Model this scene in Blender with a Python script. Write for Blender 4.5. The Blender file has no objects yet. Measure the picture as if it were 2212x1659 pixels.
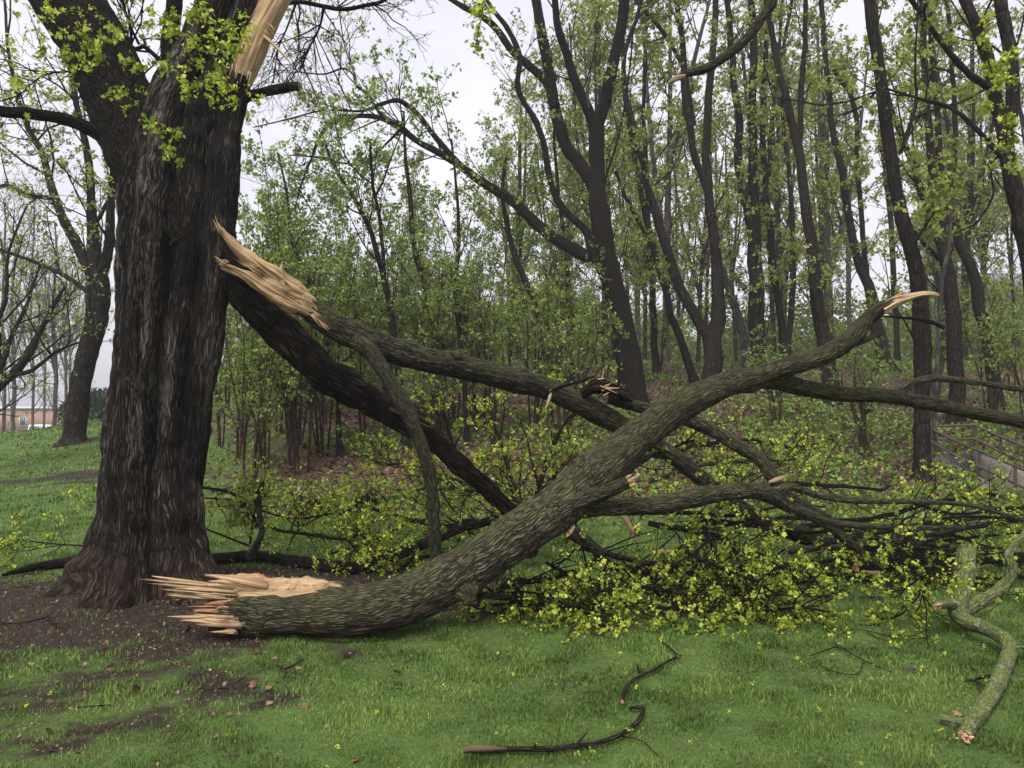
import bpy, math, numpy as np
from mathutils import Vector
rng = np.random.default_rng(11)
S = bpy.context.scene
COL = S.collection
# ------------------------------------------------------------------ camera, sky, sun, exposure
F, W2, H2, CAMZ = 1720.0, 1106.0, 829.5, 1.55
PITCH = math.atan(50.5 / F)
cam = bpy.data.objects.new('camera', bpy.data.cameras.new('camera')); COL.objects.link(cam)
cam.location = (0, 0, CAMZ); cam.rotation_euler = (math.pi / 2 + PITCH, 0, 0)
cam.data.sensor_width = 36; cam.data.lens = 36 * F / 2212; cam.data.clip_end = 3000; cam.data.clip_start = 0.05
S.camera = cam
SUN_EL, SUN_AZ = math.radians(55), math.radians(200)
wd = bpy.data.worlds.new("World"); S.world = wd; wd.use_nodes = True
nt = wd.node_tree; nt.nodes.clear()
wo = nt.nodes.new('ShaderNodeOutputWorld'); bg = nt.nodes.new('ShaderNodeBackground')
sk = nt.nodes.new('ShaderNodeTexSky'); sk.sky_type = 'NISHITA'; sk.sun_disc = False
sk.sun_elevation = SUN_EL; sk.sun_rotation = SUN_AZ; sk.air_density = 1.0; sk.dust_density = 6.0
hs = nt.nodes.new('ShaderNodeHueSaturation'); hs.inputs['Saturation'].default_value = 0.22
bg.inputs['Strength'].default_value = 0.10
bg2 = nt.nodes.new('ShaderNodeBackground'); bg2.inputs['Color'].default_value = (0.79, 0.765, 0.87, 1); bg2.inputs['Strength'].default_value = 0.54
tcw = nt.nodes.new('ShaderNodeTexCoord'); mpw = nt.nodes.new('ShaderNodeMapping'); mpw.inputs['Scale'].default_value = (1, 1, 2.5)
nzw = nt.nodes.new('ShaderNodeTexNoise'); nzw.inputs['Scale'].default_value = 2.4; nzw.inputs['Detail'].default_value = 5
rpw = nt.nodes.new('ShaderNodeValToRGB'); rpw.color_ramp.elements[0].position = .38; rpw.color_ramp.elements[0].color = (.64, .62, .72, 1); rpw.color_ramp.elements[1].position = .66; rpw.color_ramp.elements[1].color = (.90, .885, .96, 1)
nt.links.new(tcw.outputs['Generated'], mpw.inputs[0]); nt.links.new(mpw.outputs[0], nzw.inputs['Vector']); nt.links.new(nzw.outputs[0], rpw.inputs[0]); nt.links.new(rpw.outputs[0], bg2.inputs['Color'])
ad = nt.nodes.new('ShaderNodeAddShader')
nt.links.new(sk.outputs[0], hs.inputs['Color']); nt.links.new(hs.outputs[0], bg.inputs['Color'])
nt.links.new(bg.outputs[0], ad.inputs[0]); nt.links.new(bg2.outputs[0], ad.inputs[1]); nt.links.new(ad.outputs[0], wo.inputs[0])
sun = bpy.data.objects.new('sun', bpy.data.lights.new('sun', 'SUN')); COL.objects.link(sun)
sun.data.energy = 1.9; sun.data.angle = math.radians(30); sun.data.color = (1, .97, .92)
sd = Vector((math.sin(SUN_AZ) * math.cos(SUN_EL), math.cos(SUN_AZ) * math.cos(SUN_EL), math.sin(SUN_EL)))
sun.rotation_euler = sd.to_track_quat('Z', 'Y').to_euler()
S.view_settings.view_transform = 'Standard'; S.view_settings.look = 'None'; S.view_settings.exposure = 0.48; S.view_settings.gamma = 1
S.render.engine = 'CYCLES'
S.cycles.max_bounces = 6; S.cycles.diffuse_bounces = 3; S.cycles.transmission_bounces = 3; S.cycles.glossy_bounces = 2
# ------------------------------------------------------------------ numpy helpers
def nrm(a): return a / np.maximum(np.linalg.norm(a, axis=-1, keepdims=True), 1e-9)
_G = nrm(np.random.default_rng(1).normal(size=(256, 3))); _PM = np.random.default_rng(2).permutation(256)
def pn(x, y, z=0.0):
    x, y, z = np.broadcast_arrays(np.asarray(x, float), y, z)
    xi = np.floor(x).astype(int); yi = np.floor(y).astype(int); zi = np.floor(z).astype(int)
    xf = x - xi; yf = y - yi; zf = z - zi
    f = lambda t: t * t * t * (t * (t * 6 - 15) + 10)
    u, v, w = f(xf), f(yf), f(zf)
    def g(i, j, k):
        h = _PM[(_PM[(_PM[(xi + i) & 255] + yi + j) & 255] + zi + k) & 255]; gr = _G[h]
        return gr[..., 0] * (xf - i) + gr[..., 1] * (yf - j) + gr[..., 2] * (zf - k)
    L = lambda a, b, t: a + (b - a) * t
    return 1.6 * L(L(L(g(0,0,0), g(1,0,0), u), L(g(0,1,0), g(1,1,0), u), v), L(L(g(0,0,1), g(1,0,1), u), L(g(0,1,1), g(1,1,1), u), v), w)
def fbm(x, y, z=0.0, o=3):
    s = 0; a = 1
    for i in range(o): s = s + a * pn(np.asarray(x) * 2**i + 7 * i, np.asarray(y) * 2**i, np.asarray(z) * 2**i + 3 * i); a *= .5
    return s
def sst(a, b, x): t = np.clip((x - a) / (b - a), 0, 1); return t * t * (3 - 2 * t)
# ------------------------------------------------------------------ terrain
def woodmix(x, y): return sst(-.44, -.22, x / np.maximum(y, 1.0) + 0.03 * np.sin(np.asarray(y) * .7))
def ground(x, y):
    x = np.asarray(x, float); y = np.asarray(y, float)
    sp = lambda a, k: np.logaddexp(0, (y - a) * k) / k          # soft ramp starting at a
    r = .19 * (sp(11.0, 1.6) - sp(27.5, .8)) + .012 * sp(30., .5)
    r = np.where(y > 120, .19 * 16.5 + .012 * 90, r)
    pit = np.clip((x - 7.42) / .12, 0, 1) * np.clip((8.36 - x) / .12, 0, 1) * np.clip((y - 12.0) / .15, 0, 1) * np.clip((14.3 - y) / .12, 0, 1)
    l = .070 * (sp(9, 1.) - sp(23, .7)) - .155 * (sp(27, .6) - sp(48, .4))
    t = woodmix(x, y)
    l = np.where(y < 27, l, l) * (1 + .30 * sst(-.60, -.50, x / np.maximum(y, 1)) - .22 * sst(-.56, -.66, x / np.maximum(y, 1))) if True else l
    l = np.where(y > 140, .070 * 14 - .155 * 21, l)
    return l * (1 - t) + r * t - 1.1 * pit + .05 * pn(x * .35, y * .35) * sst(2, 6, y) + .015 * pn(x * 1.7, y * 1.7, 4.)
def ell(x, y, cx, cy, rx, ry): return np.exp(-(((x - cx) / rx) ** 2 + ((y - cy) / ry) ** 2))
def dirtmask(x, y):
    x = np.asarray(x, float); y = np.asarray(y, float)
    n = fbm(x * 1.6, y * 2.2, 2., 4)
    d = 1.35 * ell(x, y, -3.1, 6.4, 2.6, 1.25) + .50 * ell(x, y, -2.0, 4.2, 1.7, 1.1) + .5 * ell(x, y, -1.1, 7.2, 2.2, .8)
    d = d + .9 * ell(x, y, -8.3, 18.2, 3.6, 1.0) + .85 * ell(x, y, -7.2, 13.6, 3.4, .9) + .45 * ell(x, y, 1.5, 6.4, 3.5, .7)
    d = d + .34 * sst(.35, .85, n) + .24 * n
    d = d + .20 * fbm(x * 7, y * 7, 5., 3)
    d = d + .22 * ell(x, y, -3.4, 4.0, 2.6, 2.0)
    return np.clip((d - .36) * 1.7, 0, 1)
def littermask(x, y): return np.clip(woodmix(x, y) * sst(10.4, 11.8, np.asarray(y) + .5 * pn(x * .6, y * .6, 9.)), 0, 1)
cp, spp = math.cos(PITCH), math.sin(PITCH)
def P(u, v, d):
    a = (u - W2) / F; b = (H2 - v) / F
    dx, dy, dz = a, cp - b * spp, spp + b * cp
    k = d / dy
    return np.array([dx * k, d, CAMZ + dz * k])
def proj(p):
    y = p[..., 1]; z = p[..., 2] - CAMZ
    f = y * cp + z * spp; up = -y * spp + z * cp
    f = np.where(f > .05, f, .05)
    return W2 + F * p[..., 0] / f, H2 - F * up / f
def gd(u, v, w=0.0):
    lo = None; ds = np.concatenate([np.arange(2.2, 12, .03), np.arange(12, 70, .2)])
    for d in ds:
        p = P(u, v, d)
        if p[2] - ground(p[0], p[1]) - .5 * w * d / F - (.022 if w < 19 else 0) <= 0: return d
    return 40.
def catmull(pts, step):
    pts = np.asarray(pts, float); n = len(pts)
    if n == 2: 
        k = max(3, int(np.linalg.norm(pts[1, :3] - pts[0, :3]) / step) + 1); t = np.linspace(0, 1, k)[:, None]
        return pts[0] * (1 - t) + pts[1] * t
    e = np.vstack([2 * pts[0] - pts[1], pts, 2 * pts[-1] - pts[-2]])
    out = []
    for i in range(n - 1):
        p0, p1, p2, p3 = e[i:i + 4]
        k = max(2, int(np.linalg.norm(p2[:3] - p1[:3]) / step)); t = np.linspace(0, 1, k, endpoint=False)[:, None]
        out.append(.5 * (2 * p1 + (p2 - p0) * t + (2 * p0 - 5 * p1 + 4 * p2 - p3) * t * t + (3 * p1 - p0 - 3 * p2 + p3) * t ** 3))
    out.append(pts[-1:]); r = np.vstack(out); r[:, 3] = np.maximum(r[:, 3], .0015); return r
def wpath(path):
    """(u, v, width px, depth or None for lying on the ground) -> xyz, radius"""
    o = []
    for q in path:
        u, v, w = q[:3]; d = q[3] if len(q) > 3 else None
        if d is None: d = gd(u, v, w)
        o.append([*P(u, v, d), .5 * w * d / F])
    return np.array(o)
# ------------------------------------------------------------------ objects
def mesh_np(name, V, faces, mat, parent=None, attrs=None, smooth=False, loc=None):
    me = bpy.data.meshes.new(name)
    loc = np.array(loc if loc is not None else (parent.location if parent else (0, 0, 0)), float)
    V = (np.asarray(V).reshape(-1, 3) - loc).astype(np.float32)
    faces = [np.asarray(f).reshape(-1, f.shape[-1]) for f in faces if len(f)]
    me.vertices.add(len(V)); me.vertices.foreach_set('co', V.ravel())
    li = np.concatenate([f.ravel() for f in faces]).astype(np.int32)
    tot = np.concatenate([np.full(len(f), f.shape[1]) for f in faces])
    st = np.concatenate([[0], np.cumsum(tot)[:-1]]).astype(np.int32)
    me.loops.add(len(li)); me.loops.foreach_set('vertex_index', li)
    me.polygons.add(len(tot)); me.polygons.foreach_set('loop_start', st)
    if smooth: me.polygons.foreach_set('use_smooth', np.ones(len(tot), bool))
    me.update(calc_edges=True)
    for k, a in (attrs or {}).items():
        a = np.asarray(a, np.float32)
        if a.ndim == 2: at = me.attributes.new(k, 'FLOAT_VECTOR', 'POINT'); at.data.foreach_set('vector', a.ravel())
        else: at = me.attributes.new(k, 'FLOAT', 'POINT'); at.data.foreach_set('value', a)
    me.materials.append(mat)
    o = bpy.data.objects.new(name, me); COL.objects.link(o)
    if parent is not None: o.parent = parent
    else: o.location = loc
    return o
def thing(name, label, cat, loc, group=None):
    o = bpy.data.objects.new(name, None); COL.objects.link(o); o.location = [float(a) for a in loc]; o.empty_display_size = .1
    o['label'] = label; o['category'] = cat
    if group: o['group'] = group
    return o
def tag(o, label=None, cat=None, group=None, kind=None):
    if label: o['label'] = label
    if cat: o['category'] = cat
    if group: o['group'] = group
    if kind: o['kind'] = kind
    return o
def dup(root, loc, rz, sc, label=None):
    r = root.copy(); COL.objects.link(r); r.location = loc; r.rotation_euler = (0, 0, rz); r.scale = (sc, sc, sc)
    if label: r['label'] = label
    for ch in list(root.children):
        c = ch.copy(); COL.objects.link(c); c.parent = r
        for g in ch.children: d = g.copy(); COL.objects.link(d); d.parent = c
    return r
class MB:
    """collects shapes of one mesh"""
    def __init__(s): s.V = []; s.Q = []; s.T = []; s.n = 0; s.A = {}
    def add(s, V, q=None, t=None, **attrs):
        V = np.asarray(V, float).reshape(-1, 3)
        if q is not None and len(q): s.Q.append(np.asarray(q).reshape(-1, 4) + s.n)
        if t is not None and len(t): s.T.append(np.asarray(t).reshape(-1, 3) + s.n)
        for k, a in attrs.items(): s.A.setdefault(k, []).append((s.n, np.asarray(a, float)))
        s.V.append(V); s.n += len(V)
    def build(s, name, mat, parent=None, smooth=False, loc=None):
        if s.n == 0: return None
        V = np.concatenate(s.V); at = {}
        for k, l in s.A.items():
            sh = l[0][1].shape[1:]; a = np.zeros((s.n,) + sh)
            for i, x in l: a[i:i + len(x)] = x
            at[k] = a
        f = []
        if s.Q: f.append(np.concatenate(s.Q))
        if s.T: f.append(np.concatenate(s.T))
        return mesh_np(name, V, f, mat, parent, at, smooth, loc)
    def box(s, c, sx, sy, sz, rz=0., rx=0.):
        a = np.array([[i, j, k] for i in (-.5, .5) for j in (-.5, .5) for k in (-.5, .5)]) * [sx, sy, sz]
        cr, sr = math.cos(rx), math.sin(rx); a = a @ np.array([[1, 0, 0], [0, cr, -sr], [0, sr, cr]]).T
        cr, sr = math.cos(rz), math.sin(rz); a = a @ np.array([[cr, -sr, 0], [sr, cr, 0], [0, 0, 1]]).T
        s.add(a + np.asarray(c), [[0, 1, 3, 2], [4, 6, 7, 5], [0, 4, 5, 1], [2, 3, 7, 6], [0, 2, 6, 4], [1, 5, 7, 3]])
def tubes(mb, Pt, R, k=5):
    N, n, _ = Pt.shape
    T = nrm(np.gradient(Pt, axis=1)); md = nrm(Pt[:, -1] - Pt[:, 0])
    ax = np.where(np.abs(md[:, 2:3]) < .8, np.array([[0, 0, 1.]]), np.array([[1., 0, 0]]))
    ref = nrm(np.cross(md, ax))[:, None, :]
    U = nrm(ref - (ref * T).sum(-1, keepdims=True) * T); V = np.cross(T, U)
    a = np.linspace(0, 2 * math.pi, k, endpoint=False)
    ca, sa = np.cos(a)[None, None, :, None], np.sin(a)[None, None, :, None]
    rings = Pt[:, :, None, :] + R[:, :, None, None] * (ca * U[:, :, None, :] + sa * V[:, :, None, :])
    cum = np.concatenate([np.zeros((N, 1)), np.cumsum(np.linalg.norm(np.diff(Pt, axis=1), axis=-1), axis=1)], 1)
    r0 = R.mean(1)[:, None, None] * np.ones((N, n, 1))
    off = rng.uniform(0, 50, (N, 1, 1))
    bk = np.stack([ca[..., 0] * r0, sa[..., 0] * r0, np.broadcast_to(cum[:, :, None] + off, (N, n, k))], -1)
    i = np.arange(N)[:, None, None] * n * k + np.arange(n - 1)[None, :, None] * k; j = np.arange(k)[None, None, :]; j2 = (j + 1) % k
    q = np.stack([i + j, i + j2, i + k + j2, i + k + j], -1)
    mb.add(rings, q, bk=bk.reshape(-1, 3))
def frames(p):
    T = nrm(np.gradient(p, axis=0)); u = np.cross(T[0], [0, 0, 1.]) if abs(T[0, 2]) < .9 else np.cross(T[0], [0, 1., 0]); u = nrm(u)
    U = np.zeros_like(p)
    for i in range(len(p)):
        u = u - T[i] * (u @ T[i]); u = u / np.linalg.norm(u); U[i] = u
    return T, U, np.cross(T, U)
def hero(mb, pr, step=.02, sides=64, bark=.006, fr=(26., 5.), lump=.05, radial=None, woodf=None, caps=(True, True), seed=0., jag=.0, snap=0., bumps=1.8):
    """displaced limb: pr = control points xyz,r. radial(theta, s, L) scales the radius, woodf(theta, s, L, pos) -> 1 where bare wood"""
    c = catmull(pr, step); p, r = c[:, :3], c[:, 3]
    seg = np.linalg.norm(np.diff(p, axis=0), axis=1); s = np.concatenate([[0], np.cumsum(seg)])
    T, U, V = frames(p); th = np.linspace(0, 2 * math.pi, sides, endpoint=False)
    S_, TH = np.meshgrid(s, th, indexing='ij'); rr = r[:, None]; L = s[-1]; rm = float(np.mean(r))
    cx, cy = np.cos(TH), np.sin(TH)
    R = rr * (1 + lump * 2 * pn(cx * 1.3 + seed, cy * 1.3, S_ * 2.2 / max(rm * 6, .3)) + lump * pn(cx * 3 + seed, cy * 3, S_ * 7 + seed))
    gb = np.random.default_rng(int(seed * 10) + 5)
    if bumps:
        for _ in range(int(L * bumps + gb.uniform())):
            t0, s0, a0 = gb.uniform(0, 6.28), gb.uniform(0, L), gb.uniform(.06, .22); wd0 = rm * gb.uniform(.5, 1.1)
            R = R * (1 + a0 * np.exp(-(np.angle(np.exp(1j * (TH - t0))) * 1.6) ** 2 - ((S_ - s0) / wd0) ** 2))
    if radial is not None: R = R * radial(TH, S_, L)
    bkx, bky = cx * rm, cy * rm
    wx = S_ * fr[1] + seed + .35 * pn(bkx * 9, bky * 9, S_ * 3 + seed)
    n1 = 1 - np.abs(pn(bkx * fr[0] + seed, bky * fr[0], wx)) * 2.2
    n2 = 1 - np.abs(pn(bkx * fr[0] * 2 + seed + 9, bky * fr[0] * 2, wx * 2)) * 2.0
    wdv = np.zeros_like(R)
    D0 = cx[..., None] * U[:, None, :] + cy[..., None] * V[:, None, :]
    if woodf is not None: wdv = np.clip(woodf(TH, S_, L, p[:, None, :] + R[..., None] * D0), 0, 1)
    br = bark * np.minimum(1, rr / .03)
    R = R - (np.clip(n1, 0, 1) * .8 + np.clip(n2, 0, 1) * .35) * br * (1 - wdv) - wdv * br * 1.3 + wdv * .35 * bark * pn(bkx * 60, bky * 60, S_ * 3)
    Q = p[:, None, :] + R[..., None] * D0
    if jag > 0:   # jagged break at the start
        sh = jag * (pn(cx * 2.2 + seed, cy * 2.2, 1.) + .8 * pn(cx * 6 + seed, cy * 6, 5.))
        Q = Q + (np.exp(-S_ / (jag * 1.2)) * sh)[..., None] * T[:, None, :]
    m, k = R.shape
    i = np.arange(m - 1)[:, None] * k; j = np.arange(k)[None, :]; j2 = (j + 1) % k
    q = np.stack([i + j, i + j2, i + k + j2, i + k + j], -1).reshape(-1, 4)
    Vv = Q.reshape(-1, 3); bk = np.stack([bkx, bky, S_ + seed], -1).reshape(-1, 3); w = wdv.ravel(); t = []
    for e, cap in ((0, caps[0]), (m - 1, caps[1])):
        if not cap: continue
        # end face: inner rings of bare wood, rough
        n0 = len(Vv); base = Q[e]; cen = base.mean(0); rings = [base]
        for f_ in (.8, .45, .12):
            rings.append(cen + (base - cen) * f_ + T[e] * (rng.normal(size=(k, 1)) * .12 * r[e]))
        RV = np.concatenate(rings[0:]); Vv = np.concatenate([Vv, RV]); bk = np.concatenate([bk, RV * [1, 1, .2]]); w = np.concatenate([w, np.ones(len(RV))])
        jj = np.arange(k); jn = (jj + 1) % k
        for g_ in range(3):
            a0 = n0 + g_ * k; qq = np.stack([a0 + jj, a0 + jn, a0 + k + jn, a0 + k + jj], -1)
            q = np.concatenate([q, qq if e else qq[:, ::-1]])
        t.append(np.stack([n0 + 3 * k + np.zeros(k, int), n0 + 3 * k + jj, n0 + 3 * k + jn], -1)[1:-1])
    mb.add(Vv, q, np.concatenate(t) if t else None, bk=bk, wd=w)
    return c
def splinters(mb, cen, axis, rad, n, lr, wr=(.008, .03), spread=.12, sd=1, flat=1., up=None):
    g = np.random.default_rng(sd); axis = nrm(np.asarray(axis, float)); a = nrm(np.cross(axis, [0, 0, 1.])); b = np.cross(a, axis)
    for i in range(n):
        th = g.uniform(0, 2 * math.pi); q = math.sqrt(g.uniform(0, 1)) * rad
        base = cen + a * math.cos(th) * q + b * math.sin(th) * q * flat
        d = nrm(axis + g.normal(size=3) * spread); L = lr[0] + (lr[1] - lr[0]) * g.uniform() ** 2; w = g.uniform(*wr); th_ = w * g.uniform(.25, .6)
        e1 = nrm(np.cross(d, g.normal(size=3))); e2 = np.cross(d, e1); vs = []
        off = g.uniform(-.5, .5)
        for t, sc in ((-.15, 1.), (.45, .9), (.8, .5), (1., .06)):
            c = base + d * L * t + e1 * w * off * t * t
            for x, y in ((-1, -1), (1, -1), (1, 1), (-1, 1)): vs.append(c + e1 * x * w * .5 * sc + e2 * y * th_ * .5 * sc + d * g.uniform(-.02, .02) * L)
        q_ = []
        for k in range(3):
            for j in range(4): q_.append([k * 4 + j, k * 4 + (j + 1) % 4, k * 4 + 4 + (j + 1) % 4, k * 4 + 4 + j])
        q_ += [[3, 2, 1, 0], [12, 13, 14, 15]]
        vs = np.array(vs); lx = ((vs - base) @ e1)[:, None]; ly = ((vs - base) @ e2)[:, None]; lz = ((vs - base) @ d)[:, None]
        mb.add(vs, q_, bk=np.concatenate([lx + i, ly, lz], 1), wd=np.ones(16))
# ------------------------------------------------------------------ branching
def inview(p, m=330):
    u, v = proj(p); return (u > -m) & (u < 2212 + m) & (v > -m * 1.3) & (v < 1659 + m) & (p[..., 1] > 1.0)
def spawn(Pp, Rp, cnt, tr, L, ang, n=4, wig=.25, trop=.1, rr=.012, sd=None, cull=True, shrink=.5, clamp=False, flat=0.):
    """children of the branches Pp (N,n,3): cnt per parent, returns points and radii"""
    g = sd or rng; N, m, _ = Pp.shape
    cnt = np.broadcast_to(np.asarray(cnt), (N,)); k = np.floor(cnt + g.uniform(size=N)).astype(int); ix = np.repeat(np.arange(N), k)
    if len(ix) == 0: return np.zeros((0, n, 3)), np.zeros((0, n))
    t = g.uniform(tr[0], tr[1], len(ix)); x = t * (m - 1); i0 = np.clip(x.astype(int), 0, m - 2); f = (x - i0)[:, None]
    p = Pp[ix, i0] * (1 - f) + Pp[ix, i0 + 1] * f; tn = nrm(Pp[ix, i0 + 1] - Pp[ix, i0]); r = Rp[ix, i0] * (1 - f[:, 0]) + Rp[ix, i0 + 1] * f[:, 0]
    if cull:
        ok = inview(p); p, tn, r, t = p[ok], tn[ok], r[ok], t[ok]
    M = len(p); q = g.normal(size=(M, 3)); q[:, 2] *= (1 - flat); q = nrm(q - (q * tn).sum(-1, keepdims=True) * tn)
    a = g.uniform(ang[0], ang[1], (M, 1)); d = nrm(np.cos(a) * tn + np.sin(a) * q)
    Lg = g.uniform(L[0], L[1], M) * (1 - shrink * t); pts = [p]
    for s in range(n - 1):
        d = nrm(d + g.normal(size=(M, 3)) * wig + np.array([0, 0, trop])); p = p + d * (Lg / (n - 1))[:, None]; pts.append(p)
    pts = np.stack(pts, 1); r0 = np.minimum(r * .72, rr * Lg + .001)
    rad = r0[:, None] * np.linspace(1, .3, n)[None, :]
    if clamp:
        z = ground(pts[..., 0], pts[..., 1]) + rad + .01; pts[..., 2] = np.maximum(pts[..., 2], z)
    return pts, np.maximum(rad, .0016)
def along(Pp, cnt, sd=None, tr=(.3, 1.)):
    g = sd or rng; N, m, _ = Pp.shape; k = np.floor(cnt + g.uniform(size=N)).astype(int); ix = np.repeat(np.arange(N), k)
    t = g.uniform(tr[0], tr[1], len(ix)) * (m - 1); i0 = np.clip(t.astype(int), 0, m - 2); f = (t - i0)[:, None]
    return Pp[ix, i0] * (1 - f) + Pp[ix, i0 + 1] * f
def resamp(c, n):
    s = np.concatenate([[0], np.cumsum(np.linalg.norm(np.diff(c[:, :3], axis=0), axis=1))]); t = np.linspace(0, s[-1], n)
    return np.stack([np.interp(t, s, c[:, i]) for i in range(4)], 1)
def rotm(N, g, tilt=1.):
    q = nrm(g.normal(size=(N, 4)) * [1, tilt, tilt, 1]); w, x, y, z = q.T
    return np.stack([np.stack([1 - 2 * (y * y + z * z), 2 * (x * y - z * w), 2 * (x * z + y * w)], -1), np.stack([2 * (x * y + z * w), 1 - 2 * (x * x + z * z), 2 * (y * z - x * w)], -1), np.stack([2 * (x * z - y * w), 2 * (y * z + x * w), 1 - 2 * (x * x + y * y)], -1)], 1)
LEAF4 = np.array([[0, 0, 0], [.42, -.36, .06], [1, 0, -.05], [.42, .36, .06]]); F4 = np.array([[0, 1, 2, 3]])
_ma = np.array([(0, 0), (-.1, .28), (-.42, .22), (-.3, .5), (-.55, .78), (-.2, .72), (0, 1.1), (.2, .72), (.55, .78), (.3, .5), (.42, .22), (.1, .28)])
MAPLE = np.concatenate([np.stack([_ma[:, 1], _ma[:, 0], -.25 * _ma[:, 0] ** 2 * 2 - .12 * _ma[:, 1] ** 2], 1)]); FM = np.array([list(range(12))])
def clusters(mb, pos, size, g, leaves=5, rad=.5, droop=.0, maple=0., val=None, tilt=1., valj=.35):
    """each position gets `leaves` small leaf faces of about `size` metres"""
    N = len(pos)
    if N == 0: return
    cv = g.uniform(0, 1, N) if val is None else val
    c = np.repeat(pos, leaves, 0); v = np.clip(np.repeat(cv, leaves) + g.normal(size=N * leaves) * valj * .5, 0, 1)
    M = len(c); o = nrm(g.normal(size=(M, 3))) * g.uniform(.1, 1, (M, 1)) * rad * size * 2
    o[:, 2] -= droop * size * g.uniform(0, 1.5, M)
    sc = size * g.uniform(.55, 1.2, (M, 1, 1)); R = rotm(M, g, tilt)
    ism = g.uniform(size=M) < maple
    for T_, Fc, sel in ((LEAF4, F4, ~ism), (MAPLE, FM, ism)):
        m = int(sel.sum())
        if not m: continue
        k = len(T_); s2 = sc[sel] * (1.5 if k > 4 else 1.)
        V = (c[sel] + o[sel])[:, None, :] + np.einsum('nij,kj->nki', R[sel], T_) * s2
        fc = (np.arange(m)[:, None, None] * k + Fc[None]).reshape(-1, Fc.shape[1])
        if k == 4: mb.add(V, fc, lv=np.repeat(v[sel], k))
        else:  # n-gon leaves as fan triangles
            tr = np.array([[0, i, i + 1] for i in range(1, 11)]); tt = (np.arange(m)[:, None, None] * k + tr[None]).reshape(-1, 3)
            mb.add(V, None, tt, lv=np.repeat(v[sel], k))
# ------------------------------------------------------------------ materials
def N_(nt, t, **kw):
    n = nt.nodes.new('ShaderNode' + t)
    for k, v in kw.items():
        if k.startswith('i_'):
            kk = k[2:]; n.inputs[int(kk) if kk.isdigit() else kk].default_value = v
        else: setattr(n, k, v)
    return n
def newmat(name, rough=.8, spec=.3):
    m = bpy.data.materials.new(name); m.use_nodes = True; nt = m.node_tree; b = nt.nodes['Principled BSDF']
    b.inputs['Roughness'].default_value = rough; b.inputs['Specular IOR Level'].default_value = spec
    return m, nt, b
def ramp(nt, stops):
    r = nt.nodes.new('ShaderNodeValToRGB'); e = r.color_ramp.elements
    while len(e) < len(stops): e.new(.5)
    for i, (p, c) in enumerate(stops): e[i].position = p; e[i].color = (*c, 1) if len(c) == 3 else c
    return r
def mixc(nt, fac, a, b, mode='MIX'):
    m = nt.nodes.new('ShaderNodeMix'); m.data_type = 'RGBA'; m.blend_type = mode
    for s, v in ((m.inputs['Factor'], fac), (m.inputs['A'], a), (m.inputs['B'], b)):
        if isinstance(v, (int, float)): s.default_value = v
        elif isinstance(v, tuple): s.default_value = (*v, 1)
        else: nt.links.new(v, s)
    return m.outputs['Result']
def mth(nt, op, a, b=None, c=None, clamp=False):
    m = nt.nodes.new('ShaderNodeMath'); m.operation = op; m.use_clamp = clamp
    for i, v in enumerate((a, b, c)):
        if v is None: continue
        if isinstance(v, (int, float)): m.inputs[i].default_value = v
        else: nt.links.new(v, m.inputs[i])
    return m.outputs[0]
def mrange(nt, v, a, b, c=0., d=1.):
    m = nt.nodes.new('ShaderNodeMapRange'); nt.links.new(v, m.inputs[0])
    for i, x in enumerate((a, b, c, d)): m.inputs[i + 1].default_value = x
    return m.outputs[0]
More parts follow.
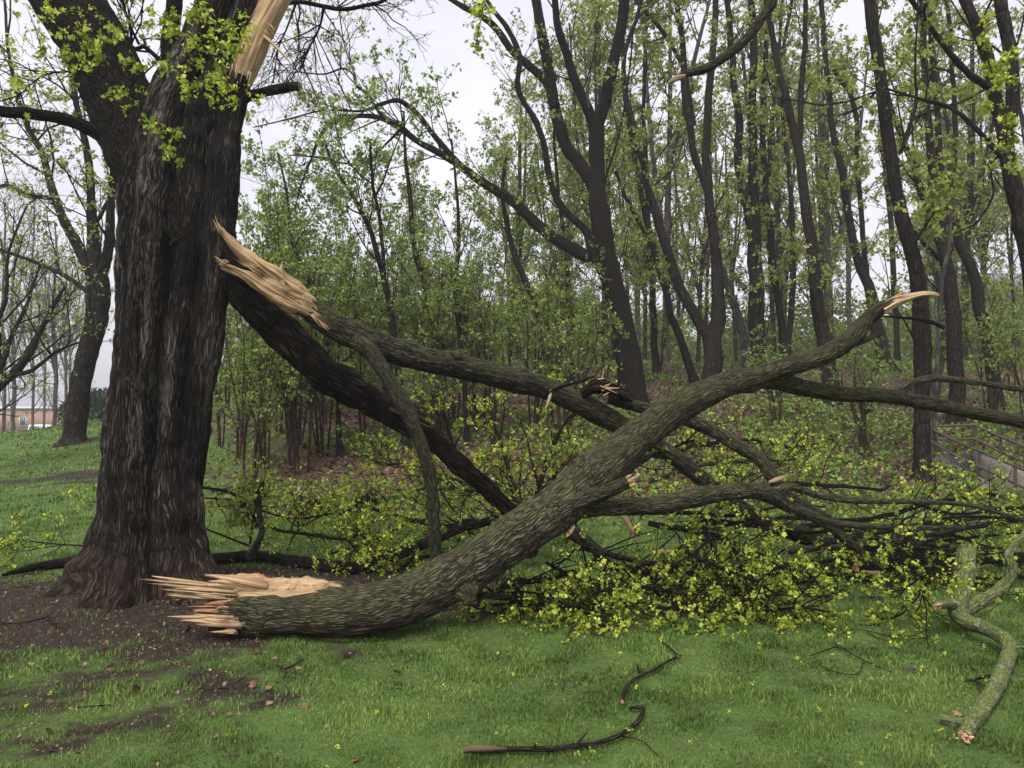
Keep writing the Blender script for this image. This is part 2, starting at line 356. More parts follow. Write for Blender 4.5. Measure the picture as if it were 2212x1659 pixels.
def bark_mat(name, crack, base, ridge, moss=None, mossamt=.0, sc=1., streak=.0, soil=0., fr=(30, 6), bump=.6, rough=.72, wood=(.44, .30, .165), lichen=0., spec=.35):
    m, nt, b = newmat(name, rough, spec); L = nt.links.new
    at = N_(nt, 'Attribute', attribute_name='bk'); mp = N_(nt, 'Mapping'); mp.inputs['Scale'].default_value = (fr[0] * sc, fr[0] * sc, fr[1] * sc)
    nw = N_(nt, 'TexNoise', i_Scale=6., i_Detail=2.); L(at.outputs['Vector'], nw.inputs['Vector'])
    wv = nt.nodes.new('ShaderNodeVectorMath'); wv.operation = 'MULTIPLY_ADD'; L(nw.outputs['Color'], wv.inputs[0]); wv.inputs[1].default_value = (.05, .05, .12); L(at.outputs['Vector'], wv.inputs[2])
    L(wv.outputs[0], mp.inputs[0])
    vo = N_(nt, 'TexVoronoi', feature='DISTANCE_TO_EDGE', i_Scale=1.); L(mp.outputs[0], vo.inputs['Vector'])
    n1 = N_(nt, 'TexNoise', i_Scale=1.6, i_Detail=6., i_Roughness=.65); L(mp.outputs[0], n1.inputs['Vector'])
    n2 = N_(nt, 'TexNoise', i_Scale=2.2, i_Detail=3.); L(at.outputs['Vector'], n2.inputs['Vector'])
    h = mth(nt, 'ADD', mrange(nt, vo.outputs['Distance'], 0, .34, .1, .8), mth(nt, 'MULTIPLY', mth(nt, 'SUBTRACT', n1.outputs[0], .5), 2.2))
    ms = N_(nt, 'Mapping'); ms.inputs['Scale'].default_value = (7, 7, .7); L(at.outputs['Vector'], ms.inputs[0]); n7 = N_(nt, 'TexNoise', i_Scale=1., i_Detail=5., i_Roughness=.6); L(ms.outputs[0], n7.inputs['Vector'])
    c = ramp(nt, [(.12, crack), (.5, base), (.95, ridge)]); L(h, c.inputs[0]); col = c.outputs[0]
    col = mixc(nt, mrange(nt, n2.outputs[0], .35, .7, 0, .5), col, tuple(x * .45 for x in base))
    if streak: col = mixc(nt, mrange(nt, n7.outputs[0], .50, .60, 0, streak), col, tuple(x * .3 for x in base)); col = mixc(nt, mth(nt, 'MULTIPLY', mrange(nt, n7.outputs[0], .46, .36, 0, streak), h), col, tuple(x * 1.9 for x in ridge))
    if moss:
        ge = N_(nt, 'NewGeometry'); sx = N_(nt, 'SeparateXYZ'); L(ge.outputs['Normal'], sx.inputs[0])
        n3 = N_(nt, 'TexNoise', i_Scale=5., i_Detail=5.); L(at.outputs['Vector'], n3.inputs['Vector'])
        f = mth(nt, 'ADD', mth(nt, 'MULTIPLY', sx.outputs['Z'], .35), mth(nt, 'MULTIPLY', n3.outputs[0], 1.3))
        f = mth(nt, 'MULTIPLY', mrange(nt, f, .55, 1.05), mossamt); f = mth(nt, 'MULTIPLY', f, mrange(nt, h, .1, .6, .3, 1.))
        col = mixc(nt, f, col, moss)
    if lichen:
        n5 = N_(nt, 'TexNoise', i_Scale=14., i_Detail=4.); L(at.outputs['Vector'], n5.inputs['Vector'])
        col = mixc(nt, mrange(nt, n5.outputs[0], .58, .68, 0, lichen), col, (.30, .32, .27))
    if soil:   # splashed soil and dry brown bark on the root flare
        po = N_(nt, 'NewGeometry'); sz = N_(nt, 'SeparateXYZ'); L(po.outputs['Position'], sz.inputs[0])
        fs = mth(nt, 'MULTIPLY', mrange(nt, mth(nt, 'ADD', sz.outputs['Z'], mth(nt, 'MULTIPLY', n7.outputs[0], -.9)), .35, -.45), soil)
        col = mixc(nt, fs, col, mixc(nt, h, (.016, .010, .007), (.115, .074, .050)))
    # bare wood where wd = 1
    wa = N_(nt, 'Attribute', attribute_name='wd'); mw = N_(nt, 'Mapping'); mw.inputs['Scale'].default_value = (75, 75, 2.2); L(at.outputs['Vector'], mw.inputs[0])
    nw2 = N_(nt, 'TexNoise', i_Scale=1., i_Detail=4., i_Roughness=.6); L(mw.outputs[0], nw2.inputs['Vector'])
    wc = ramp(nt, [(.36, (wood[0] * .5, wood[1] * .42, wood[2] * .34)), (.47, tuple(x * .75 for x in wood)), (.62, wood)]); L(nw2.outputs[0], wc.inputs[0])
    wcol = mixc(nt, mrange(nt, n2.outputs[0], .52, .7, 0, .7), wc.outputs[0], (wood[0] * .75, wood[1] * .52, wood[2] * .42))
    wf = mrange(nt, mth(nt, 'ADD', wa.outputs['Fac'], mth(nt, 'MULTIPLY', mth(nt, 'SUBTRACT', nw2.outputs[0], .5), .5)), .45, .55)
    L(mixc(nt, wf, col, wcol), b.inputs['Base Color'])
    bu = N_(nt, 'Bump'); bu.inputs['Strength'].default_value = bump; bu.inputs['Distance'].default_value = .02
    L(mth(nt, 'ADD', mth(nt, 'MULTIPLY', h, mth(nt, 'SUBTRACT', 1., wf)), mth(nt, 'MULTIPLY', nw2.outputs[0], 1.1)), bu.inputs['Height']); L(bu.outputs[0], b.inputs['Normal'])
    L(mrange(nt, n1.outputs[0], .3, .7, rough - .18, rough + .1), b.inputs['Roughness'])
    return m
def leaf_mat(name, dark, mid, light, trans=.35):
    m, nt, b = newmat(name, .55, .25); L = nt.links.new
    at = N_(nt, 'Attribute', attribute_name='lv'); c = ramp(nt, [(.05, dark), (.5, mid), (.95, light)]); L(at.outputs['Fac'], c.inputs[0]); L(c.outputs[0], b.inputs['Base Color'])
    tr = N_(nt, 'BsdfTranslucent'); L(c.outputs[0], tr.inputs[0]); mx = N_(nt, 'MixShader'); mx.inputs[0].default_value = trans
    L(b.outputs[0], mx.inputs[1]); L(tr.outputs[0], mx.inputs[2]); L(mx.outputs[0], nt.nodes['Material Output'].inputs[0])
    return m
def plain(name, col, rough=.8, var=.25, sc=8., spec=.3, metal=0.):
    m, nt, b = newmat(name, rough, spec); L = nt.links.new; tc = N_(nt, 'TexCoord')
    n = N_(nt, 'TexNoise', i_Scale=sc, i_Detail=5.); L(tc.outputs['Object'], n.inputs['Vector'])
    c = ramp(nt, [(.3, tuple(x * (1 - var) for x in col)), (.7, tuple(min(1, x * (1 + var)) for x in col))]); L(n.outputs[0], c.inputs[0]); L(c.outputs[0], b.inputs['Base Color'])
    b.inputs['Metallic'].default_value = metal
    bu = N_(nt, 'Bump'); bu.inputs['Strength'].default_value = .25; bu.inputs['Distance'].default_value = .01; L(n.outputs[0], bu.inputs['Height']); L(bu.outputs[0], b.inputs['Normal'])
    return m
MOSS = (.110, .122, .038)
M_trunk = bark_mat('bark_old_maple', (.0035, .0025, .002), (.019, .014, .011), (.120, .102, .084), streak=.9, soil=.55, fr=(66, 4.5), bump=1., rough=.7, spec=.12)
M_log = bark_mat('bark_furrowed_mossy', (.010, .008, .005), (.080, .069, .042), (.205, .183, .125), MOSS, .5, fr=(84, 9), bump=1., rough=.75, spec=.14)
M_limb = bark_mat('bark_limb', (.007, .006, .004), (.048, .040, .027), (.125, .108, .076), MOSS, .4, fr=(84, 9), bump=.9, spec=.12)
M_dark = bark_mat('bark_dark', (.004, .003, .002), (.015, .011, .009), (.045, .036, .028), fr=(55, 14), bump=.8, rough=.75, spec=.08)  # near-black bark, darker than the old trunk's, for limbs, boughs and twigs
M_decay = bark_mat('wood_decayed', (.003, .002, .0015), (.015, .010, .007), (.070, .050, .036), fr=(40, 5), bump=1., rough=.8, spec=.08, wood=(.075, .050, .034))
M_moss = bark_mat('bark_lichen_green', (.025, .026, .012), (.088, .098, .036), (.180, .185, .100), (.150, .190, .034), .9, fr=(64, 18), bump=.6, lichen=.5)
M_far = bark_mat('bark_forest', (.009, .007, .006), (.024, .019, .016), (.048, .040, .034), fr=(20, 5), bump=.5, rough=.9, spec=.06)
M_stick = bark_mat('bark_brown_stick', (.012, .008, .006), (.034, .025, .019), (.095, .075, .058), fr=(60, 9), bump=.8, rough=.8, spec=.1)
M_stem = bark_mat('bark_reddish_stem', (.02, .012, .009), (.055, .034, .025), (.10, .065, .048), fr=(30, 5), bump=.4, rough=.9, spec=.06)
M_farg = bark_mat('bark_forest_grey', (.03, .026, .024), (.085, .074, .066), (.13, .12, .11), fr=(14, 3), bump=.4, rough=.85, spec=.15)
M_wood = bark_mat('split_wood', (.3, .2, .1), (.4, .28, .14), (.5, .36, .2), fr=(30, 2))
M_inner = bark_mat('inner_wood_orange', (.2, .1, .05), (.3, .18, .1), (.4, .26, .15), fr=(30, 2), wood=(.36, .19, .10))
M_leafy = leaf_mat('blossom_yellow_green', (.15, .21, .020), (.33, .41, .042), (.58, .62, .10), .35)
M_forestleaf = leaf_mat('leaf_spring_forest', (.13, .16, .028), (.25, .30, .058), (.42, .46, .11), .5)
M_green = leaf_mat('leaf_understory', (.11, .155, .032), (.20, .28, .060), (.34, .43, .105), .5)
M_cover = leaf_mat('leaf_ground_cover', (.070, .115, .022), (.145, .225, .042), (.26, .35, .072), .35)
M_grass = leaf_mat('grass_blades', (.038, .070, .011), (.100, .178, .026), (.24, .33, .080), .38)
M_dead = leaf_mat('dead_leaves', (.040, .021, .012), (.098, .054, .031), (.21, .125, .075), .05)
M_chip = leaf_mat('pale_chips', (.12, .075, .045), (.24, .16, .095), (.42, .30, .18), .0)
# ------------------------------------------------------------------ ground sheet
def axis(near, step, far, growth, a0):
    v = [a0]; s = step
    while v[-1] < near: v.append(v[-1] + step)
    while v[-1] < far: s *= growth; v.append(v[-1] + s)
    return np.array(v)
xp = axis(4.5, .05, 700, 1.06, 0.); gx = np.concatenate([-xp[:0:-1], xp]); gy = axis(9., .05, 1200, 1.035, 2.0); gy = np.concatenate([-axis(0., .3, 40, 1.3, -2.)[::-1] * 1., gy]) if False else np.concatenate([[-60, -30, -12, -5, -2, 0, 1, 1.6], gy])
gx = np.unique(np.concatenate([gx, np.linspace(7.3, 8.5, 16)])); gy = np.unique(np.concatenate([gy, np.linspace(11.9, 14.4, 22)]))
GX, GY = np.meshgrid(gx, gy, indexing='ij'); dm = dirtmask(GX, GY); lm = littermask(GX, GY)
GZ = ground(GX, GY) + (.006 + .010 * dm) * fbm(GX * 6, GY * 6, 1., 3) * (GY < 20)
nx, ny = GX.shape; i = np.arange(nx - 1)[:, None] * ny; j = np.arange(ny - 1)[None, :]
q = np.stack([i + j, i + ny + j, i + ny + j + 1, i + j + 1], -1)
m, nt, b = newmat('soil_and_turf', .9, .25); L = nt.links.new
ad_, al_, af_ = (N_(nt, 'Attribute', attribute_name=s) for s in ('dirt', 'litter', 'field')); tc = N_(nt, 'TexCoord')
n1 = N_(nt, 'TexNoise', i_Scale=2.5, i_Detail=8., i_Roughness=.75); n2 = N_(nt, 'TexNoise', i_Scale=38., i_Detail=5., i_Roughness=.7); n3 = N_(nt, 'TexVoronoi', i_Scale=24.)
for n in (n1, n2, n3): L(tc.outputs['Object'], n.inputs['Vector'])
turf = ramp(nt, [(.3, (.034, .044, .016)), (.5, (.066, .112, .022)), (.72, (.115, .178, .038))]); L(mth(nt, 'ADD', mth(nt, 'MULTIPLY', n1.outputs[0], .5), mth(nt, 'MULTIPLY', n2.outputs[0], .5)), turf.inputs[0])
soil = ramp(nt, [(.3, (.007, .0045, .003)), (.52, (.024, .0145, .010)), (.72, (.075, .048, .034))]); L(n2.outputs[0], soil.inputs[0])
lit = ramp(nt, [(.2, (.026, .016, .011)), (.5, (.072, .043, .028)), (.85, (.16, .098, .062))]); L(mth(nt, 'MULTIPLY', n3.outputs['Color'], 1.) if False else n3.outputs['Color'], lit.inputs[0])
c1 = mixc(nt, mrange(nt, mth(nt, 'ADD', ad_.outputs['Fac'], mth(nt, 'MULTIPLY', mth(nt, 'SUBTRACT', n2.outputs[0], .5), 1.3)), .3, .75), turf.outputs[0], soil.outputs[0])
c1 = mixc(nt, al_.outputs['Fac'], c1, lit.outputs[0]); c1 = mixc(nt, af_.outputs['Fac'], c1, (.30, .26, .15))
L(c1, b.inputs['Base Color']); bu = N_(nt, 'Bump'); bu.inputs['Distance'].default_value = .03; bu.inputs['Strength'].default_value = .8; L(n2.outputs[0], bu.inputs['Height']); L(bu.outputs[0], b.inputs['Normal'])
field = sst(33, 38, GY) * (1 - sst(62, 75, GY)) * woodmix(GX, GY) * sst(.12, .2, GX / np.maximum(GY, 1))
tag(mesh_np('ground', np.stack([GX, GY, GZ], -1), [q.reshape(-1, 4)], m, None, dict(dirt=dm.ravel(), litter=lm.ravel(), field=field.ravel()), True), kind='structure')
# ------------------------------------------------------------------ grass
g = np.random.default_rng(3)
def grass(name, label, bands):
    mb = MB()
    for (y0, y1, dens, h, w, left) in bands:
        A = .5 * 1.5 * (y1 ** 2 - y0 ** 2); n = int(A * dens)
        y = np.sqrt(g.uniform(y0 ** 2, y1 ** 2, n)); a = g.uniform(-.78, .78, n); x = a * y
        if left: ok = woodmix(x, y) < g.uniform(0, .6, n); x, y = x[ok], y[ok]
        k = 1 - dirtmask(x, y); lit_ = littermask(x, y); cl = fbm(x * 2.3, y * 2.3, 6., 3)
        ok = g.uniform(size=len(x)) < np.clip(k ** 1.1 * (1.1 + .9 * cl), .08, 1) * (1 - lit_); x, y, cl = x[ok], y[ok], cl[ok]; n = len(x)
        tuft = np.clip(.75 + 1.1 * pn(x * 3.1, y * 3.1, 3.), .4, 2.2)
        hh = h * g.uniform(.45, 1.25, n) * tuft; ww = w * g.uniform(.6, 1.2, n); th = g.uniform(0, 2 * math.pi, n); ln = g.uniform(.1, 1.05, n) * hh
        z = ground(x, y) - .004; B = np.stack([x, y, z], 1); wd_ = np.stack([np.cos(th), np.sin(th), 0 * th], 1); ph = th + g.uniform(.8, 2.3, n); le = np.stack([np.cos(ph), np.sin(ph), 0 * th], 1)
        up = np.array([0, 0, 1.]); c = lambda v: v[:, None]
        V = np.stack([B - wd_ * c(ww / 2), B + wd_ * c(ww / 2), B + wd_ * c(ww * .4) + le * c(ln * .3) + up * c(hh * .6), B - wd_ * c(ww * .4) + le * c(ln * .3) + up * c(hh * .6), B + le * c(ln) + up * c(hh)], 1)
        idx = np.arange(n)[:, None] * 5
        lv = np.clip(.45 + .5 * pn(x * 1.1, y * 1.1, 8.) + .45 * pn(x * 4, y * 4, 2.) + g.normal(size=n) * .26, 0, 1)
        mb.add(V, idx + np.array([[0, 1, 2, 3]]), idx + np.array([[3, 2, 4]]), lv=np.repeat(lv, 5))
    tag(mb.build(name, M_grass), label, None, kind='stuff')
grass('grass', 'short wet green lawn grass', [(2.5, 4.2, 12500, .028, .0040, False), (4.2, 6.5, 8000, .032, .0055, False), (6.5, 10.5, 1800, .042, .010, False), (10.5, 17, 480, .05, .018, True), (17, 32, 140, .06, .035, True)])
def bits(name, label, mat, n, ybands, size, sd, cond=None, leaves=1, flat=.35, maple=0., lift=.012, grp=None):
    g2 = np.random.default_rng(sd); y = np.sqrt(g2.uniform(ybands[0] ** 2, ybands[1] ** 2, n)); x = g2.uniform(-.76, .76, n) * y
    if cond is not None: ok = g2.uniform(size=n) < cond(x, y); x, y = x[ok], y[ok]
    p = np.stack([x, y, ground(x, y) + lift], 1); mb = MB(); clusters(mb, p, size, g2, leaves, .5, 0, maple, tilt=flat)
    return tag(mb.build(name, mat), label, None, kind='stuff')
bits('dead_leaf_litter', 'brown dead leaves scattered over the lawn', M_dead, 3400, (2.6, 10), .032, 5, lambda x, y: .12 + .9 * dirtmask(x, y), flat=.3, lift=.03, maple=.3)
bits('fallen_blossom', 'yellow green maple blossom dropped on the grass', M_leafy, 260, (2.7, 9), .016, 6, lambda x, y: 1 - .6 * dirtmask(x, y), leaves=9, lift=.05)
bits('wood_chips', 'pale wood chips and bark bits on the soil', M_chip, 1500, (2.8, 8), .022, 7, lambda x, y: .03 + .6 * ell(x, y, -1.8, 6., 2.2, 1.3), flat=.3, lift=.02)
bits('twig_litter', 'small dark twigs and leaf bits on the soil', M_dead, 20000, (2.6, 9), .018, 8, lambda x, y: .22 + dirtmask(x, y), flat=.5, lift=.012)
bits('slope_leaf_litter', 'brown leaf litter covering the wooded slope', M_dead, 90000, (10.5, 30), .10, 9, lambda x, y: littermask(x, y) * (.35 + .65 * (y < 20)), flat=.35, lift=.02)
bits('ground_cover', 'low green seedlings covering the wooded slope', M_cover, 42000, (11, 30), .085, 10, lambda x, y: littermask(x, y) * np.clip(.25 + 1.6 * fbm(x * .35, y * .35, 3.) + .6 * sst(1., 4., x) * (y < 19), .04, 1), leaves=4, flat=.5, lift=.12)
bits('wood_edge_weeds', 'weeds and saplings along the edge of the lawn', M_green, 2500, (10.2, 12.6), .07, 12, lambda x, y: woodmix(x, y), leaves=5, flat=.7, lift=.08)
# ------------------------------------------------------------------ the broken maple (standing)
D = 6.7
base = P(325, 1255, D); base[2] = 0
tr = thing('broken_maple_tree', 'huge dark old maple trunk with torn limbs standing at left', 'tree', base)
mb = MB()
lob = [(.02, .24, 4.), (.55, .10, 6.), (.95, .14, 5.), (1.42, .15, 5.), (1.85, .06, 9.), (2.45, .17, 4.), (3.0, .27, 3.5), (-.9, .15, 3.), (-2.0, .15, 3.)]
def trunk_rad(th, s, L):
    # theta 0 = +x side after frames(); lobes run the whole height, strongest at the foot
    f = np.zeros_like(th); k = .80 + 8.0 * np.exp(-s / .33)
    for a, h, w in lob:
        aa = a + .10 * np.sin(s * 1.3 + a); dth = np.angle(np.exp(1j * (th - aa))); f += h * np.exp(-(dth * w) ** 2)
    f2 = .13 * np.exp(-(np.angle(np.exp(1j * (th - 2.02 + .06 * np.sin(2 * s)))) * 7) ** 2) + .10 * np.exp(-(np.angle(np.exp(1j * (th - .72 + .05 * np.sin(2.3 * s)))) * 8) ** 2)
    return .83 + f * k - 1.5 * f2
tp = [(322, 1345, 235, D), (324, 1290, 222, D), (325, 1220, 212, D), (326, 1130, 207, D), (328, 1000, 205, D), (336, 880, 203, D), (347, 750, 205, D), (358, 620, 208, D), (366, 500, 216, D), (374, 400, 222, D), (384, 320, 210, D), (402, 230, 178, D), (440, 140, 150, D), (475, 60, 142, D), (505, -30, 140, D), (530, -160, 130, D), (560, -330, 110, D + .2), (600, -700, 60, D + .5)]
hero(mb, wpath(tp), .013, 340, .015, (36., 2.7), .05, trunk_rad, caps=(False, True), seed=3.)
mb.build('trunk', M_trunk, tr, True)
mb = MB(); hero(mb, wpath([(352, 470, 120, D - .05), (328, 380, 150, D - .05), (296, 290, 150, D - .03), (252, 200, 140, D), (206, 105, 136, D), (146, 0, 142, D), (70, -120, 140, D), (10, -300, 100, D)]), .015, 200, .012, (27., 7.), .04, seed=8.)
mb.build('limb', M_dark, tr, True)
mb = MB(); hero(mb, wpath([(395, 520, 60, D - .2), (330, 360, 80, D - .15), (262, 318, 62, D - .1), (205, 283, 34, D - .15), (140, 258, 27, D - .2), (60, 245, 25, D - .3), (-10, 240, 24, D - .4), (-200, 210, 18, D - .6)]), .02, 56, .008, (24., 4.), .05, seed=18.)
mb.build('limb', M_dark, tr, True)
kn = lambda th, s, L: 1 + .22 * np.exp(-((s - 3.45) / .12) ** 2) * np.clip(np.cos(th - .3), 0, 1) + .06 * np.sin(s * 9 + th)
mb = MB(); rs = hero(mb, wpath([(408, 1240, 20, D + .05), (412, 1100, 40, D - .02), (420, 980, 52, D - .08), (430, 860, 60, D - .12), (445, 740, 70, D - .12), (458, 640, 78, D - .1), (468, 540, 80, D - .1), (474, 440, 78, D - .08), (482, 350, 72, D - .05), (490, 280, 66, D), (503, 215, 58, D), (518, 165, 50, D)]), .014, 150, .012, (36., 3.), .07, kn, seed=28.)
mb.build('stem', M_trunk, tr, True)
mb = MB(); hero(mb, wpath([(512, 190, 44, D + .01), (528, 140, 58, D), (548, 90, 62, D), (575, 40, 58, D), (605, -15, 52, D), (640, -90, 44, D)]), .015, 64, .004, (30., 2.), .06, lambda th, s, L: 1 + .12 * np.sin(2 * th + 1) - .12 * np.clip(1 - 4 * np.abs(pn(np.cos(th) * 2.4, np.sin(th) * 2.4, s * .7)), 0, 1), lambda th, s, L, p: np.ones_like(th), seed=31.)
splinters(mb, P(520, 150, D - .12), (-.25, 0, -.9), .11, 16, (.04, .16), (.006, .02), .12, 8); splinters(mb, P(572, 60, D - .05), (.6, 0, -.6), .06, 8, (.05, .14), (.006, .016), .2, 9)
hero(mb, wpath([(570, 78, 9, D - .05), (590, 95, 8, D - .08), (612, 118, 5, D - .1), (632, 142, 1.5, D - .12)]), .02, 10, .001, (30, 2), .1, None, lambda th, s, L, p: np.ones_like(th), seed=4.)
splinters(mb, P(560, 60, D - .02), (.35, -.1, -.8), .1, 9, (.06, .16), (.01, .025), .25, 5)
mb.build('peeled_wood', M_wood, tr, True)
mb = MB(); hero(mb, wpath([(510, 215, 40, D), (540, 206, 26, D), (580, 197, 23, D - .05), (625, 188, 22, D - .1), (648, 186, 20, D - .12)]), .015, 40, .006, (26., 4.), .1, seed=40.)
mb.build('broken_stub', M_dark, tr, True)
mb = MB()  # vertical scars and loose bark strips on the trunk face
for (pa, s_) in (([(335, 560, 3), (325, 640, 9), (330, 700, 12), (322, 760, 10), (305, 820, 13), (312, 880, 9), (308, 960, 4)], 2.), ([(298, 660, 3), (290, 720, 8), (296, 790, 6), (290, 850, 3)], 5.)):
    hero(mb, wpath([(u, v, w * 1.3, D - .385) for u, v, w in pa]), .012, 24, .006, (40, 4), .25, seed=s_)
mb.build('callus_ridge', M_trunk, tr, True)
for pa in ([(235, 1190, 50, D + .1), (195, 1248, 56, D), (155, 1276, 44, D - .05), (110, 1291, 28, D - .08), (70, 1300, 10, D - .08)], [(420, 1190, 50, D + .1), (445, 1245, 50, D), (475, 1268, 34, D - .1), (505, 1282, 12, D - .15)]):
    mb = MB(); hero(mb, wpath(pa), .012, 110, .011, (36., 3.), .12, caps=(False, False), seed=float(pa[0][0])); mb.build('root', M_trunk, tr, True)
# thin stem behind and twigs of the standing tree
def limb_tree(parent, stems, mat=M_dark, step=.05, sides=16, bark=.004, name='branch', lump=.05):
    out = []
    for s in stems: mb = MB(); c = hero(mb, wpath(s), step, sides, bark, (26, 5), lump, seed=float(rng.uniform(0, 60))); out.append(resamp(c, 16)); mb.build(name, mat, parent, True)
    return np.array(out)
mbt = MB(); mbl = MB(); g = np.random.default_rng(21)
twg = [[(360, 200, 18, D + .3), (365, 90, 34, D + .3), (375, 30, 36, D + .3), (380, -80, 30, D + .3)], [(345, 130, 11, D + .2), (310, 100, 10, D + .2), (285, 108, 9, D + .2), (282, 60, 6, D + .2), (262, 0, 5, D + .2)], [(300, 95, 7, D + .3), (275, 40, 5, D + .3), (260, -40, 4, D + .3)], [(215, 170, 5, D - .5), (150, 155, 4, D - .5), (90, 165, 3.5, D - .5), (40, 205, 3, D - .5), (-20, 225, 2, D - .5)], [(310, 240, 4, D - .8), (280, 200, 3.5, D - .9), (235, 170, 3, D - .9), (180, 155, 2.5, D - .9), (110, 155, 2, D - .9)]]
A = limb_tree(tr, twg, M_dark)
near = [[(420, -30, 5, 5.3), (430, 20, 4, 5.2), (445, 60, 3, 5.1), (470, 110, 2.5, 5.1), (485, 160, 2, 5.0), (530, 215, 1.5, 5.0)], [(400, 80, 3, 5.2), (385, 120, 3, 5.1), (400, 160, 2.5, 5.1), (430, 175, 2, 5.0), (480, 190, 1.5, 5.)], [(445, 40, 3, 5.2), (500, 60, 2, 5.1), (545, 50, 1.5, 5.1)], [(210, -10, 3, 5.4), (185, 40, 3, 5.3), (165, 65, 2.5, 5.3), (120, 50, 2, 5.3)], [(165, 70, 2.5, 5.3), (165, 95, 2.5, 5.3), (195, 105, 2, 5.2), (210, 112, 2, 5.2)], [(310, 240, 3, 5.4), (340, 265, 2.5, 5.3), (362, 320, 2, 5.2)], [(395, 0, 3, 5.4), (360, 40, 2.5, 5.4), (340, 55, 2, 5.4)], [(300, 160, 2.5, 5.4), (280, 190, 2, 5.4), (240, 190, 2, 5.4)]]
B = limb_tree(tr, near, M_dark, name='twig', sides=8, bark=.001)
t1, r1 = spawn(B[..., :3], B[..., 3], 7, (.2, 1.), (.08, .28), (.5, 1.2), 4, .3, -.05, .012, g); tubes(mbt, t1, r1, 4)
t2, r2 = spawn(A[1:, :, :3], A[1:, :, 3], 14, (.1, 1.), (.3, 1.1), (.4, 1.1), 5, .3, .1, .01, g); tubes(mbt, t2, r2, 4)
t3, r3 = spawn(t2, r2, 3, (.2, 1.), (.15, .4), (.4, 1.1), 4, .3, .1, .01, g); tubes(mbt, t3, r3, 3)
mbt.build('twigs', M_dark, tr)
cl = [(420, 30), (450, 25), (440, 50), (470, 60), (480, 45), (500, 80), (460, 80), (430, 90), (445, 100), (470, 100), (495, 105), (410, 115), (420, 130), (355, 60), (345, 50), (370, 62), (375, 55), (480, 130), (470, 150), (450, 165), (440, 172), (455, 170), (400, 185), (415, 195), (425, 190), (405, 200), (460, 205), (505, 115), (520, 112), (515, 65), (510, 200), (525, 215), (535, 40), (120, 40), (170, 48), (225, 70), (245, 62), (240, 75), (215, 105), (225, 115), (210, 110), (180, 115), (290, 130), (295, 140), (160, 155), (365, 320), (370, 335), (320, 260), (340, 268), (345, 150), (360, 140), (400, 60), (380, 25), (430, 10), (280, 232), (485, 95), (475, 180), (500, 60), (240, 190)]
pp = np.array([P(u, v, 5.15 + .1 * g.normal()) for u, v in cl]); pp = np.repeat(pp, 2, 0) + g.normal(size=(len(pp) * 2, 3)) * .028
clusters(mbl, pp, .031, g, 12, .75, .3, .14, valj=.6)
clusters(mbl, along(t1, 1.2 * np.ones(len(t1)), g, (.6, 1.)), .028, g, 8, .7, .3, .14, valj=.6)
clusters(mbl, along(t3, 1.3 * np.ones(len(t3)), g, (.5, 1.)), .035, g, 6, .6, .2, .2, valj=.5)
mbl.build('foliage', M_leafy, tr)
# ------------------------------------------------------------------ fallen limbs
def leafy(parent, A, g, n1=8, L1=(.4, 1.4), n2=5, L2=(.2, .6), n3=2.5, L3=(.08, .25), trop=-.02, size=.030, leaves=8, dens=1.3, tr=(.25, 1.), mat=M_dark, clamp=True, leafmat=None, ang=(.5, 1.2), maple=.12, flat=0., names=('twigs', 'foliage')):
    mbt, mbl = MB(), MB()
    a, ra = spawn(A[..., :3], A[..., 3], n1, tr, L1, ang, 6, .22, trop, .010, g, clamp=clamp, flat=flat); tubes(mbt, a, ra, 5)
    b_, rb = spawn(a, ra, n2, (.15, 1.), L2, (.5, 1.1), 5, .28, trop, .010, g, clamp=clamp); tubes(mbt, b_, rb, 4)
    c_, rc = spawn(b_, rb, n3, (.2, 1.), L3, (.4, 1.1), 3, .3, trop + .08, .011, g, clamp=clamp); tubes(mbt, c_, rc, 3)
    mbt.build(names[0], mat, parent)
    ps = np.concatenate([along(c_, dens * np.ones(len(c_)), g, (.6, 1.)), along(b_, .8 * dens * np.ones(len(b_)), g, (.7, 1.))])
    if len(ps) and leaves: 
        ps[:, 2] = np.maximum(ps[:, 2], ground(ps[:, 0], ps[:, 1]) + .03)
        clusters(mbl, ps, size, g, leaves, .62, .5, maple, valj=.5); mbl.build(names[1], leafmat or M_leafy, parent)
def stick(parent, path, mat, name, sides=64, bark=.006, fr=(44., 5.5), step=.02, lump=.06, **kw):
    mb = MB(); c = hero(mb, wpath(path), step, sides, bark, fr, lump, seed=float(rng.uniform(0, 60)), **kw); mb.build(name, mat, parent, True); return c
